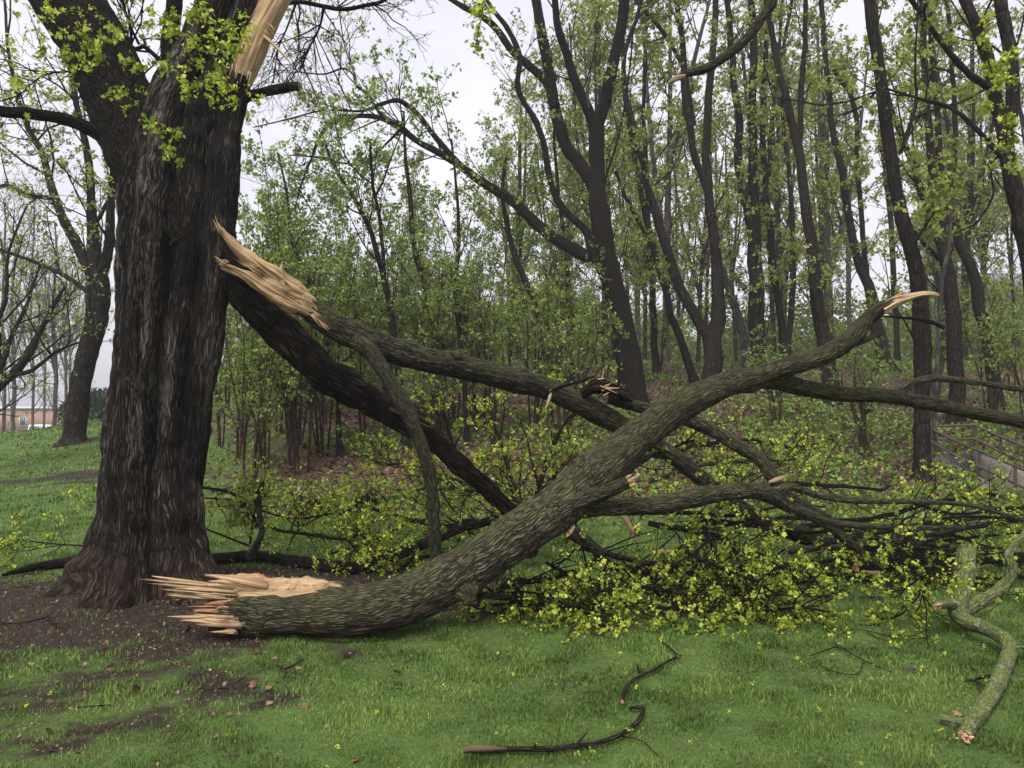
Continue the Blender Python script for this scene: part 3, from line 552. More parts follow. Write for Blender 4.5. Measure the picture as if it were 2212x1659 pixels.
# main log
lg = thing('fallen_trunk_limb', 'thick furrowed mossy limb lying across the lawn with splintered pale butt end', 'fallen limb', P(600, 1380, 5.4))
dl = 5.45
cutp = P(650, 1283, 5.5); 
def logwood(th, s, L, p):   # torn flat top near the butt
    u, v = proj(p); top = (p[..., 2] > P(600, 1292, 5.5)[2] - .012 + .02 * pn(s * 3, th * 2)) & (s < 1.45)
    edge = 1.30 + .12 * pn(s * 9, th * 4)
    return np.where(top & (s < edge), 1., 0.)
pl = wpath([(470, 1318, 88, dl), (560, 1326, 98, dl), (660, 1325, 104, dl), (770, 1318, 108, dl), (870, 1296, 110, dl + .05), (960, 1256, 108, dl + .12), (1040, 1208, 100, 5.65), (1120, 1155, 98, 5.75), (1200, 1098, 100, 5.85), (1270, 1042, 98, 5.95), (1330, 985, 84, 6.0), (1400, 928, 76, 6.1), (1470, 880, 68, 6.15), (1540, 843, 60, 6.2), (1600, 822, 54, 6.25), (1660, 818, 44, 6.3), (1740, 838, 37, 6.4), (1810, 850, 34, 6.45), (1890, 853, 33, 6.5), (1960, 862, 31, 6.5), (2050, 880, 30, 6.5), (2128, 897, 29, 6.5), (2212, 914, 28, 6.5), (2330, 960, 24, 6.6), (2500, 1060, 18, 6.8)])
mb = MB()
hero(mb, pl, .010, 210, .0065, (54., 4.), .035, lambda th, s, L: 1 + .10 * np.exp(-((s - 1.75) / .13) ** 2) * np.clip(np.sin(th), 0, 1), logwood, seed=1., jag=.075)
zc = P(600, 1284, 5.38)[2]
V = mb.V[0]; W_ = mb.A['wd'][0][1]; S0 = mb.A['bk'][0][1][:, 2] - 1.
sel = (V[:, 0] < P(745, 1280, 5.45)[0]) & (V[:, 2] > zc - .03)
fade = np.clip((P(745, 1280, 5.45)[0] - V[:, 0]) / .35, 0, 1)
lim = zc - .012 * fade + .010 * pn(V[:, 0] * 9, V[:, 1] * 26) + (1 - fade) * .05
ov = sel & (V[:, 2] > lim); V[ov, 2] = lim[ov]; W_[:] = 0; W_[ov] = 1
W_[-200 * 4 * 2:] = 1
mb.build('trunk', M_log, lg, True)
# knot at the bend
mb = MB(); hero(mb, wpath([(960, 1225, 60, 5.6), (990, 1258, 66, 5.54), (1008, 1278, 50, 5.49), (1018, 1290, 36, 5.47)]), .010, 90, .007, (42, 9), .12, seed=15.); mb.build('knot', M_log, lg, True)
# torn wood sheets standing up behind the butt, and shards
mb = MB(); g = np.random.default_rng(31)
def sheet(mb, top, bottom, th=.02):
    """jagged upright board between two pixel outlines (u,v,d)"""
    n = 40; us = np.linspace(0, 1, n); T0 = np.array([P(*t) for t in top]); B0 = np.array([P(*t) for t in bottom]); tt = np.linspace(0, 1, len(T0)); tb = np.linspace(0, 1, len(B0))
    Tp = np.stack([np.interp(us, tt, T0[:, i]) for i in range(3)], 1); Bp = np.stack([np.interp(us, tb, B0[:, i]) for i in range(3)], 1)
    Tp[:, 2] += g.normal(size=n) * .004
    rows = [Bp * (1 - k) + Tp * k + np.array([0, 1, 0]) * .006 * g.normal(size=(n, 1)) for k in np.linspace(0, 1, 6)]
    f = np.array(rows); bk_ = f + [0, th, 0]; f = np.concatenate([f, bk_[::-1]]); m = len(f); V = f.reshape(-1, 3)
    i = np.arange(m)[:, None] * n; i2 = (np.arange(m) + 1)[:, None] % m * n; j = np.arange(n - 1)[None, :]
    q = np.stack([i + j, i + j + 1, i2 + j + 1, i2 + j], -1)
    mb.add(V, q, bk=np.stack([V[:, 2], V[:, 1], V[:, 0]], 1), wd=np.ones(len(V)))
sheet(mb, [(465, 1262, 5.62), (475, 1246, 5.62), (510, 1243, 5.62), (560, 1241, 5.62), (575, 1250, 5.62), (640, 1250, 5.6), (662, 1247, 5.6), (700, 1256, 5.58), (742, 1270, 5.56)], [(455, 1285, 5.58), (560, 1292, 5.58), (742, 1280, 5.52)], .05)
ax = np.array([-1, -.05, .06])
for (u, v, d_, n_, lr, wr, r_) in ((478, 1272, 5.36, 14, (.10, .55), (.012, .045), .022), (480, 1288, 5.34, 14, (.06, .42), (.008, .035), .018), (500, 1342, 5.30, 22, (.08, .42), (.01, .045), .030), (505, 1364, 5.28, 8, (.05, .22), (.01, .03), .016)):
    splinters(mb, P(u, v, d_), ax + [0, 0, .05 * (1325 - v) / 50], r_, n_, lr, wr, .035, int(u + v))
splinters(mb, P(490, 1278, 5.36), ax + [0, 0, .06], .012, 3, (.38, .56), (.045, .07), .03, 71); splinters(mb, P(510, 1345, 5.31), ax, .02, 5, (.25, .44), (.05, .085), .03, 72); splinters(mb, P(560, 1262, 5.5), ax + [0, 0, .12], .015, 3, (.3, .42), (.04, .06), .04, 73)
splinters(mb, P(500, 1320, 5.34), ax, .12, 60, (.03, .2), (.003, .010), .06, 91); splinters(mb, P(480, 1280, 5.36), ax, .05, 26, (.05, .4), (.003, .009), .06, 92); splinters(mb, P(700, 1268, 5.5), np.array([1, 0, .1]), .04, 14, (.04, .16), (.004, .012), .1, 93)
mb2 = MB()
for (u, v, d_, n_, lr, wr, r_) in ((490, 1308, 5.36, 34, (.05, .26), (.006, .03), .045), (490, 1330, 5.36, 34, (.05, .28), (.006, .03), .045), (500, 1320, 5.5, 16, (.05, .2), (.02, .05), .10)):
    splinters(mb2, P(u, v, d_), ax, r_, n_, lr, wr, .05, int(u + v))
mb2.build('inner_wood', M_inner, lg)
mb.build('splintered_end', M_wood, lg)
# dark strip added along the underside, standing in for the contact shadow
stick(lg, [(560, 1366, 10, 5.3), (650, 1362, 16, 5.27), (740, 1368, 18, 5.26), (830, 1355, 14, 5.3), (900, 1335, 5, 5.36)], M_decay, 'contact_shade_strip', 24, .008, (40, 4), lump=.2)
stick(lg, [(1600, 828, 40, 6.25), (1660, 805, 44, 6.25), (1730, 785, 42, 6.25), (1790, 762, 42, 6.25), (1835, 732, 42, 6.2), (1870, 695, 36, 6.2), (1900, 668, 30, 6.15), (1935, 650, 24, 6.15)], M_log, 'branch', 56, .006)
stick(lg, [(1815, 755, 18, 6.2), (1850, 740, 16, 6.2), (1893, 724, 11, 6.2)], M_log, 'branch_stub', 24, .004)
mb = MB(); one = lambda th, s, L, p: np.ones_like(th)
hero(mb, wpath([(1905, 668, 22, 6.12), (1945, 648, 18, 6.12), (1985, 637, 13, 6.1), (2015, 635, 9, 6.1), (2028, 638, 5, 6.1)]), .008, 44, .003, (30, 2), .14, lambda th, s, L: 1 + .3 * np.sin(2 * th) - .4 * np.clip(1 - 5 * np.abs(pn(np.cos(th) * 2.4, np.sin(th) * 2.4, s * 1.2)), 0, 1), one, seed=5., bumps=0)
splinters(mb, P(1915, 655, 6.14), (.9, 0, .35), .03, 8, (.1, .2), (.012, .03), .12, 9); mb.build('splintered_end', M_wood, lg)
stick(lg, [(1895, 682, 3, 6.1), (1930, 685, 6, 6.1), (1975, 688, 8, 6.1), (2010, 695, 10, 6.1), (2040, 709, 8, 6.1)], M_dark, 'torn_bark_strip', 14, .002, step=.03)
stick(lg, [(1900, 858, 24, 6.5), (1940, 848, 20, 6.5), (1975, 826, 17, 6.5), (2020, 817, 16, 6.5), (2100, 825, 14, 6.5), (2212, 841, 12, 6.5), (2400, 860, 9, 6.6)], M_log, 'branch', 32, .003, step=.03)
c2 = stick(lg, [(1180, 1120, 50, 5.85), (1250, 1098, 44, 5.85), (1330, 1096, 38, 5.85), (1420, 1090, 40, 5.85), (1493, 1077, 42, 5.9), (1560, 1064, 40, 5.9), (1625, 1060, 38, 5.95), (1665, 1070, 36, 6.), (1700, 1092, 28, 6.05), (1770, 1122, 25, 6.1), (1812, 1153, 22, 6.15), (1860, 1192, 17, 6.2), (1906, 1230, 13, 6.25)], M_log, 'branch', 56, .006)
stick(lg, [(1640, 1068, 22, 6.), (1680, 1060, 20, 6.), (1711, 1052, 18, 6.), (1760, 1068, 16, 6.05), (1830, 1080, 15, 6.1), (1900, 1083, 13, 6.2), (1969, 1084, 11, 6.3), (2088, 1091, 9, 6.4), (2212, 1123, 8, 6.5), (2350, 1160, 5, 6.6)], M_log, 'branch', 28, .003, step=.03)
stick(lg, [(1760, 1118, 18, 6.1), (1800, 1130, 16, 6.1), (1850, 1134, 15, 6.15), (1950, 1140, 13, 6.2), (2068, 1139, 9, 6.3)], M_log, 'branch', 24, .003, step=.03)
stick(lg, [(1230, 1090, 40, 5.8), (1280, 1072, 36, 5.75), (1330, 1053, 32, 5.7), (1358, 1042, 28, 5.68)], M_log, 'broken_stub', 40, .006)
mb = MB(); splinters(mb, P(1358, 1042, 5.66), (.9, 0, .35), .035, 9, (.04, .11), (.012, .03), .25, 12); mb.build('splintered_end', M_wood, lg)
stick(lg, [(1230, 1145, 36, 5.8), (1262, 1168, 30, 5.85), (1290, 1190, 26, 5.9), (1300, 1210, 20, 5.95)], M_limb, 'broken_stub', 28, .005)
# hanging limb
hl = thing('torn_hanging_limb', 'long torn limb with pale split wood at its upper end against the old trunk', 'broken limb', P(480, 560, 6.6))
ph = wpath([(600, 622, 44, 6.45), (650, 652, 56, 6.47), (717, 700, 58, 6.5), (780, 730, 60, 6.55), (836, 752, 58, 6.65), (915, 776, 54, 6.75), (994, 792, 54, 6.9), (1060, 808, 52, 7.), (1113, 822, 52, 7.1), (1175, 838, 50, 7.2), (1232, 862, 50, 7.25), (1290, 892, 48, 7.3), (1374, 938, 42, 7.35), (1453, 984, 38, 7.4), (1513, 1032, 36, 7.45), (1592, 1092, 34, 7.5), (1660, 1130, 32, 7.55), (1731, 1150, 32, 7.6), (1800, 1180, 30, 7.6), (1866, 1215, 26, 7.6), (1960, 1222, 22, 7.6), (2080, 1216, 18, 7.6), (2212, 1200, 14, 7.6), (2350, 1190, 10, 7.6)])
def hw(th, s, L, p):
    u, v = proj(p); e = 690 + 30 * pn(s * 8, th * 3) 
    line = 652 + (u - 640) * .62
    return np.where((u < e) & (v < line + 6 * pn(s * 20, th)) & (u < 668 + (v - 640) * .65), 1., 0.)
mb = MB(); hero(mb, ph, .013, 100, .007, (44, 5.5), .05, None, hw, seed=2.); mb.build('stem', M_limb, hl, True)
mb = MB()
split = lambda k: (lambda th, s, L: 1 + .30 * np.cos(2 * th + k) - .55 * np.clip(1 - 5 * np.abs(pn(np.cos(th) * 2.4 + k, np.sin(th) * 2.4, s * .9)), 0, 1) - .22 * np.clip(pn(np.cos(th) * 6 + k, np.sin(th) * 6, s * 2.5), 0, 1))
w1 = lambda th, s, L, p: np.where(pn(s * 4, th * 1.2, 3.) > -.65, 1., 0.)
hero(mb, wpath([(468, 478, 3, 6.4), (488, 508, 18, 6.4), (518, 540, 32, 6.4), (558, 574, 42, 6.4), (600, 604, 46, 6.42), (650, 640, 44, 6.46), (680, 662, 30, 6.5)]), .010, 72, .006, (40, 3), .16, split(1.2), w1, seed=7., bumps=0)
hero(mb, wpath([(478, 575, 20, 6.38), (500, 582, 28, 6.36), (540, 602, 32, 6.36), (590, 636, 36, 6.38), (640, 664, 30, 6.4), (702, 694, 8, 6.42)]), .010, 72, .006, (40, 3), .16, split(.8), w1, seed=11., bumps=0)
splinters(mb, P(485, 575, 6.35), (-.5, 0, .5), .04, 3, (.05, .16), (.01, .02), .2, 3); hero(mb, wpath([(612, 625, 9, 6.36), (610, 605, 10, 6.35), (607, 585, 8, 6.34), (609, 570, 3, 6.34)]), .008, 10, .001, (30, 2), .2, lambda th, s, L: 1 + .4 * np.cos(2 * th), w1, seed=3.); hero(mb, wpath([(545, 590, 26, 6.42), (590, 622, 44, 6.42), (640, 650, 50, 6.45), (690, 680, 30, 6.48)]), .010, 80, .006, (40, 3), .14, split(2.), w1, seed=13., bumps=0)
for (u, v, d_, ax_, n_, lr_) in ((480, 500, 6.38, (-.3, 0, .9), 8, (.04, .14)), (488, 572, 6.33, (-.7, 0, .45), 14, (.03, .13)), (660, 640, 6.34, (.9, 0, -.5), 12, (.04, .15)), (680, 680, 6.36, (.9, 0, -.65), 14, (.04, .18)), (560, 585, 6.32, (-.8, 0, .5), 12, (.08, .24)), (620, 630, 6.30, (-.8, 0, .5), 10, (.06, .2)), (640, 622, 6.4, (.3, 0, .6), 6, (.03, .08))): splinters(mb, P(u, v, d_), ax_, .035, n_, lr_, (.004, .014), .12, int(u))
mb.build('split_wood', M_wood, hl)
mb = MB(); hero(mb, wpath([(478, 520, 8, 6.5), (492, 548, 30, 6.5), (525, 580, 44, 6.5), (575, 612, 40, 6.5), (610, 635, 20, 6.5)]), .015, 30, .012, (30, 4), .2, seed=6.); mb.build('torn_bark', M_decay, hl, True)
stick(hl, [(765, 728, 44, 6.5), (800, 760, 38, 6.45), (836, 815, 34, 6.42), (875, 880, 35, 6.4), (898, 930, 32, 6.4), (918, 985, 30, 6.4), (932, 1050, 28, 6.4), (938, 1130, 27, 6.4), (942, 1215, 27, 6.4), (945, 1260, 20, 6.4)], M_limb, 'branch', 44, .006)
ca = stick(hl, [(1310, 862, 20, 7.25), (1350, 872, 24, 7.3), (1420, 888, 28, 7.35), (1473, 903, 30, 7.35), (1530, 925, 30, 7.35), (1580, 955, 30, 7.3), (1640, 992, 30, 7.2), (1668, 1030, 28, 7.1), (1690, 1060, 26, 7.1), (1735, 1090, 22, 7.1), (1800, 1125, 18, 7.2), (1900, 1165, 14, 7.3), (2050, 1180, 10, 7.4)], M_limb, 'branch', 36, .006)
mb = MB(); splinters(mb, P(1300, 838, 7.1), (.8, 0, .25), .10, 12, (.06, .2), (.01, .025), .4, 21); mb.build('splintered_knot', M_wood, hl)
stick(hl, [(1260, 850, 26, 7.2), (1290, 835, 30, 7.15), (1320, 842, 30, 7.15), (1365, 862, 18, 7.2)], M_decay, 'torn_fork', 28, .01, lump=.2)
stick(hl, [(965, 760, 12, 6.85), (985, 768, 20, 6.8), (1000, 770, 10, 6.8)], M_limb, 'knot', 16, .006, step=.01, lump=.2)
mb = MB(); hero(mb, wpath([(1190, 842, 4, 6.86), (1188, 856, 8, 6.85), (1184, 870, 7, 6.85), (1178, 884, 2, 6.85)]), .01, 10, .001, (30, 2), .1, None, lambda th, s, L, p: np.ones_like(th), seed=2.); mb.build('dangling_splinter', M_wood, hl)
A1 = limb_tree(hl, [[(1188, 848, 7, 6.9), (1215, 835, 6, 6.9), (1250, 825, 7, 6.9), (1285, 812, 5, 6.9)], [(1180, 880, 3, 6.85), (1190, 845, 5, 6.85), (1230, 828, 7, 6.9)]], M_dark, name='twig')
# decayed limb
dk = thing('rotten_hanging_limb', 'blackened hollow decayed limb leaning from the old trunk under the pale split one', 'broken limb', P(500, 600, 6.7))
def hollow(th, s, L): return 1 - .5 * np.exp(-(np.angle(np.exp(1j * (th - 2.2 + .25 * np.sin(3 * s)))) * 1.6) ** 2) * sst(.1, .5, s) + .16 * pn(th * 3, s * 5)
mb = MB(); hero(mb, wpath([(482, 590, 30, 6.65), (505, 620, 50, 6.65), (540, 655, 68, 6.68), (590, 705, 76, 6.75), (640, 752, 80, 6.8), (700, 805, 76, 6.9), (756, 842, 72, 7.), (836, 888, 64, 7.1), (880, 915, 56, 7.15), (930, 950, 46, 7.2), (985, 1000, 46, 7.3), (1040, 1045, 42, 7.4), (1090, 1095, 40, 7.5), (1130, 1150, 36, 7.6), (1150, 1200, 30, 7.6)]), .014, 84, .02, (22, 2.5), .1, hollow, seed=9.)
mb.build('stem', M_decay, dk, True)
mb = MB(); splinters(mb, P(860, 880, 7.0), (.8, 0, -.35), .08, 14, (.2, .5), (.02, .05), .12, 33); mb.build('rotten_shards', M_decay, dk)
# limb on the ground behind the trunk
gl = thing('dark_ground_limb', 'long dark crooked limb lying behind the old trunk with an upright broken stub', 'fallen limb', P(463, 1220, 7.5))
stick(gl, [(2, 1243, 6, None), (30, 1236, 12, None), (70, 1226, 18, None), (110, 1220, 21, None), (170, 1212, 26, None), (220, 1209, 25, 7.6), (340, 1208, 25, 7.6), (463, 1208, 25, None), (554, 1202, 26, None), (640, 1213, 26, None), (737, 1226, 28, None), (785, 1225, 28, None), (836, 1206, 26, 7.5), (915, 1175, 24, 7.5), (994, 1142, 20, 7.6), (1058, 1128, 15, 7.7)], M_dark, 'stem', 40, .006)
stick(gl, [(540, 1204, 22, 7.45), (556, 1175, 16, 7.4), (566, 1145, 14, 7.4), (560, 1105, 13, 7.4), (560, 1070, 12, 7.4), (568, 1040, 10, 7.4)], M_limb, 'broken_stub', 20, .004)
mb = MB(); splinters(mb, P(568, 1038, 7.4), (0.05, 0, 1), .015, 4, (.05, .12), (.01, .02), .1, 41); mb.build('splintered_end', M_wood, gl)
stk = [[(905, 1170, 10, 7.4), (890, 1205, 8, 7.3), (870, 1225, 7, 7.3), (850, 1240, 5, None)], [(800, 1215, 6, 7.4), (790, 1190, 5, 7.4), (800, 1160, 4, 7.4), (797, 1140, 3, 7.4)], [(580, 1130, 8, 7.5), (598, 1145, 8, 7.5), (650, 1152, 8, 7.4), (750, 1165, 7, 7.4), (780, 1145, 5, 7.4)], [(750, 1165, 5, 7.4), (780, 1200, 4, 7.4), (790, 1218, 3, 7.4)], [(540, 1175, 5, 7.6), (548, 1120, 5, 7.6), (555, 1060, 5, 7.6)], [(430, 1052, 6, 7.6), (500, 1065, 7, 7.6), (540, 1100, 8, 7.6), (555, 1140, 9, 7.5)], [(430, 1075, 4, 7.7), (500, 1080, 4, 7.7), (540, 1095, 4, 7.7)], [(555, 1100, 4, 7.6), (640, 1120, 4, 7.7), (760, 1100, 3, 7.8)], [(540, 1180, 5, 7.6), (440, 1140, 4, 7.8), (330, 1090, 3, 8.), (200, 1085, 2, 8.)], [(200, 1180, 4, 7.8), (120, 1175, 3, 7.8), (30, 1165, 2, 7.8)], [(620, 1190, 4, 7.7), (640, 1150, 4, 7.8), (700, 1110, 3, 7.9), (760, 1080, 2, 8.)], [(700, 1200, 4, 7.7), (800, 1170, 4, 7.8), (900, 1120, 3, 7.9)]]
A = limb_tree(gl, stk, M_dark, name='branch', sides=10, bark=.002)
leafy(gl, A, np.random.default_rng(50), n1=10, L1=(.25, .8), n2=4.5, L2=(.1, .35), n3=2, L3=(.05, .16), size=.025, leaves=8, dens=.8, trop=0.03)
# mossy log at right
ml = thing('lichen_covered_log', 'crooked green lichen covered branch log lying at the right edge on the grass', 'fallen branch', P(2110, 1450, 4.6))
stick(ml, [(2090, 1184, 36, 5.75), (2086, 1215, 40, 5.7), (2078, 1270, 42, 5.6), (2070, 1320, 42, 5.5), (2085, 1342, 36, 5.4), (2130, 1358, 30, 5.25), (2172, 1384, 32, 5.05), (2180, 1412, 32, 4.9), (2166, 1450, 34, 4.6), (2145, 1495, 36, None), (2118, 1538, 36, None), (2095, 1568, 32, None), (2085, 1590, 30, None)], M_moss, 'stem', 64, .004, (40., 14.), .05)
stick(ml, [(2100, 1562, 26, None), (2065, 1560, 22, None), (2030, 1553, 22, None)], M_moss, 'broken_stub', 28, .004, step=.012, lump=.1)
stick(ml, [(2160, 1460, 9, 4.6), (2128, 1462, 7, 4.62), (2100, 1470, 5, None), (2082, 1468, 3, None)], M_dark, 'twig', 12, .002, step=.02)
stick(ml, [(2178, 1405, 9, 4.9), (2200, 1398, 7, 4.9), (2222, 1400, 4, 4.9)], M_moss, 'broken_stub', 14, .002, step=.02)
stick(ml, [(2075, 1305, 26, 5.5), (2050, 1305, 20, 5.45), (2026, 1308, 18, 5.4)], M_moss, 'broken_stub', 24, .003, step=.012)
mb = MB(); splinters(mb, P(2030, 1308, 5.4), (-.8, -.2, -.3), .02, 9, (.04, .08), (.01, .02), .3, 61); splinters(mb, P(2085, 1594, gd(2085, 1594, 26)), (-.1, -.8, .0), .018, 10, (.015, .035), (.008, .02), .3, 62); mb.build('splintered_end', bark_mat('split_wood_orange', (.3, .2, .1), (.4, .28, .14), (.5, .36, .2), wood=(.62, .36, .22)), ml)
stick(ml, [(2080, 1325, 30, 5.5), (2110, 1305, 30, 5.5), (2148, 1284, 27, 5.5), (2180, 1252, 24, 5.5), (2186, 1225, 22, 5.5), (2178, 1198, 18, 5.5), (2195, 1175, 16, 5.5), (2225, 1145, 16, 5.5), (2280, 1090, 12, 5.5)], M_moss, 'branch', 40, .003)
# small branches on the lawn
def small(name, label, cat, path, mat, extra=(), sides=20, wood=None, group=None):
    path = [(q[0], q[1], q[2] * .8, *q[3:]) for q in path]; t = thing(name, label, cat, wpath(path[:1])[0][:3], group); stick(t, path, mat, 'stem', sides, .003, step=.02)
    for e in extra: stick(t, e, mat, 'twig', 10, .001, step=.03)
    if wood is not None: mb = MB(); wood(mb); mb.build('bare_wood', M_wood, t)
    return t
t = small('lawn_branch', 'dark curved stick with a peeled tan end lying nearest the camera', 'fallen branch', [(1008, 1620, 17, None), (1060, 1620, 17, None), (1119, 1618, 15, None), (1180, 1618, 15, None), (1238, 1613, 15, None), (1300, 1602, 14, None), (1345, 1584, 14, None), (1378, 1558, 13, None), (1391, 1532, 12, None)], M_stick, [[(1391, 1530, 9, None), (1375, 1528, 8, None), (1358, 1531, 5, None)], [(1340, 1590, 4, None), (1385, 1600, 3, None), (1430, 1640, 2, None)], [(1240, 1612, 4, None), (1262, 1590, 3, 3.58), (1270, 1575, 2, 3.6)], [(1150, 1618, 5, None), (1160, 1606, 4, 3.52)]])
mb = MB(); hero(mb, wpath([(1004, 1620, 14, 3.50), (1030, 1617, 13, 3.47), (1060, 1617, 11, 3.47), (1095, 1617, 4, 3.48)]), .01, 14, .002, (30, 2), .15, None, one, seed=3.); mb.build('peeled_end', bark_mat('peeled_bark_tan', (.2, .1, .06), (.3, .18, .1), (.4, .26, .16), wood=(.12, .075, .05)), t, True)
small('lawn_branch', 'thin dark forked stick on the grass beside the curved one', 'fallen branch', [(1344, 1516, 11, None), (1347, 1497, 11, None), (1358, 1478, 10, None), (1380, 1462, 9, None), (1410, 1448, 8, None), (1440, 1430, 7, None), (1470, 1416, 7, None)], M_stick, [[(1392, 1456, 6, None), (1380, 1447, 5, None), (1377, 1437, 4, None)], [(1465, 1418, 5, None), (1450, 1402, 4, None), (1432, 1388, 3, None), (1420, 1380, 2, None)]], 14)
small('lawn_twig', 'wiry black forked twig on the grass left of the lichen log', 'twig', [(1748, 1418, 3, None), (1785, 1404, 4, None), (1812, 1398, 4, None), (1850, 1418, 4, None), (1890, 1438, 3, None), (1928, 1452, 3, None)], M_stick, [[(1812, 1398, 3, None), (1840, 1402, 2, None), (1850, 1390, 2, None)], [(1755, 1428, 2, None), (1800, 1450, 2, None), (1850, 1456, 2, None), (1865, 1430, 2, None)], [(1812, 1398, 3, None), (1800, 1382, 2, None)]], 8)
small('lawn_twig', 'thin dark twig arching over the grass below the leafy pile', 'twig', [(1800, 1378, 2, None), (1840, 1360, 3, None), (1870, 1362, 3, None), (1910, 1372, 3, None), (1945, 1382, 2, None)], M_stick, [[(1870, 1362, 2, None), (1895, 1378, 2, None), (1925, 1386, 1.5, None)]], 8)
small('lawn_twig', 'short bark stick on the grass just left of the lichen log', 'twig', [(2082, 1470, 6, None), (2100, 1468, 8, None), (2118, 1478, 10, None), (2120, 1490, 6, None)], M_limb, [], 12)
small('lawn_twig', 'small brown forked twig on the grass below the butt of the thick limb', 'twig', [(598, 1438, 5, None), (612, 1445, 6, None), (628, 1440, 6, None), (655, 1425, 5, None)], M_stick, [[(612, 1445, 4, None), (622, 1458, 4, None)]], 10)
small('lawn_twig', 'thin curved twig on the soil in front of the old trunk', 'twig', [(0, 1348, 3, None), (50, 1345, 4, None), (95, 1335, 5, None), (112, 1325, 4, None)], M_stick, [[(100, 1335, 4, None), (125, 1352, 4, None), (140, 1356, 3, None)]], 8)
small('lawn_twig', 'dark straight twig lying in the lower left grass', 'twig', [(165, 1528, 4, None), (200, 1526, 5, None), (240, 1522, 3, None)], M_stick, [], 8)
small('lawn_twig', 'dark short stick in the left grass beneath the butt end', 'twig', [(430, 1486, 5, None), (465, 1488, 5, None), (495, 1487, 3, None)], M_stick, [], 8)
small('wood_splinter', 'long pale curved splinter at the front edge of the leafy pile', 'splinter', [(1545, 1295, 5, None), (1580, 1298, 6, None), (1620, 1298, 6, None), (1648, 1296, 3, None)], M_wood)
small('lawn_twig', 'curved thin twig on the grass under the leafy boughs', 'twig', [(1265, 1335, 3, None), (1270, 1360, 4, None), (1300, 1375, 3, None), (1345, 1380, 2, None)], M_stick, [], 8)
for k, (pa, lb) in enumerate(([[(1348, 1112, 20, 7.0), (1362, 1140, 16, 7.0), (1378, 1172, 8, 7.0)], 'upright pale plank of split wood behind the low mossy limb'], [[(1865, 1232, 3, 6.3), (1885, 1237, 9, 6.3), (1908, 1236, 5, 6.3)], 'small bright splinter where the boughs cross at right'], [[(1405, 1185, 10, 6.9), (1430, 1192, 12, 6.9), (1465, 1190, 7, 6.9)], 'torn orange wood piece in the middle of the leafy pile'], [[(1660, 1042, 8, 6.8), (1678, 1036, 12, 6.8), (1698, 1028, 6, 6.8)], 'pale chip lodged above the low mossy limb'])):
    t = thing('wood_splinter', lb, 'splinter', wpath(pa[:1])[0][:3]); mb = MB(); hero(mb, wpath(pa), .012, 10, .001, (30, 2), .2, lambda th, s, L: 1 + .45 * np.cos(2 * th), one, seed=float(k)); mb.build('shard', M_wood, t)
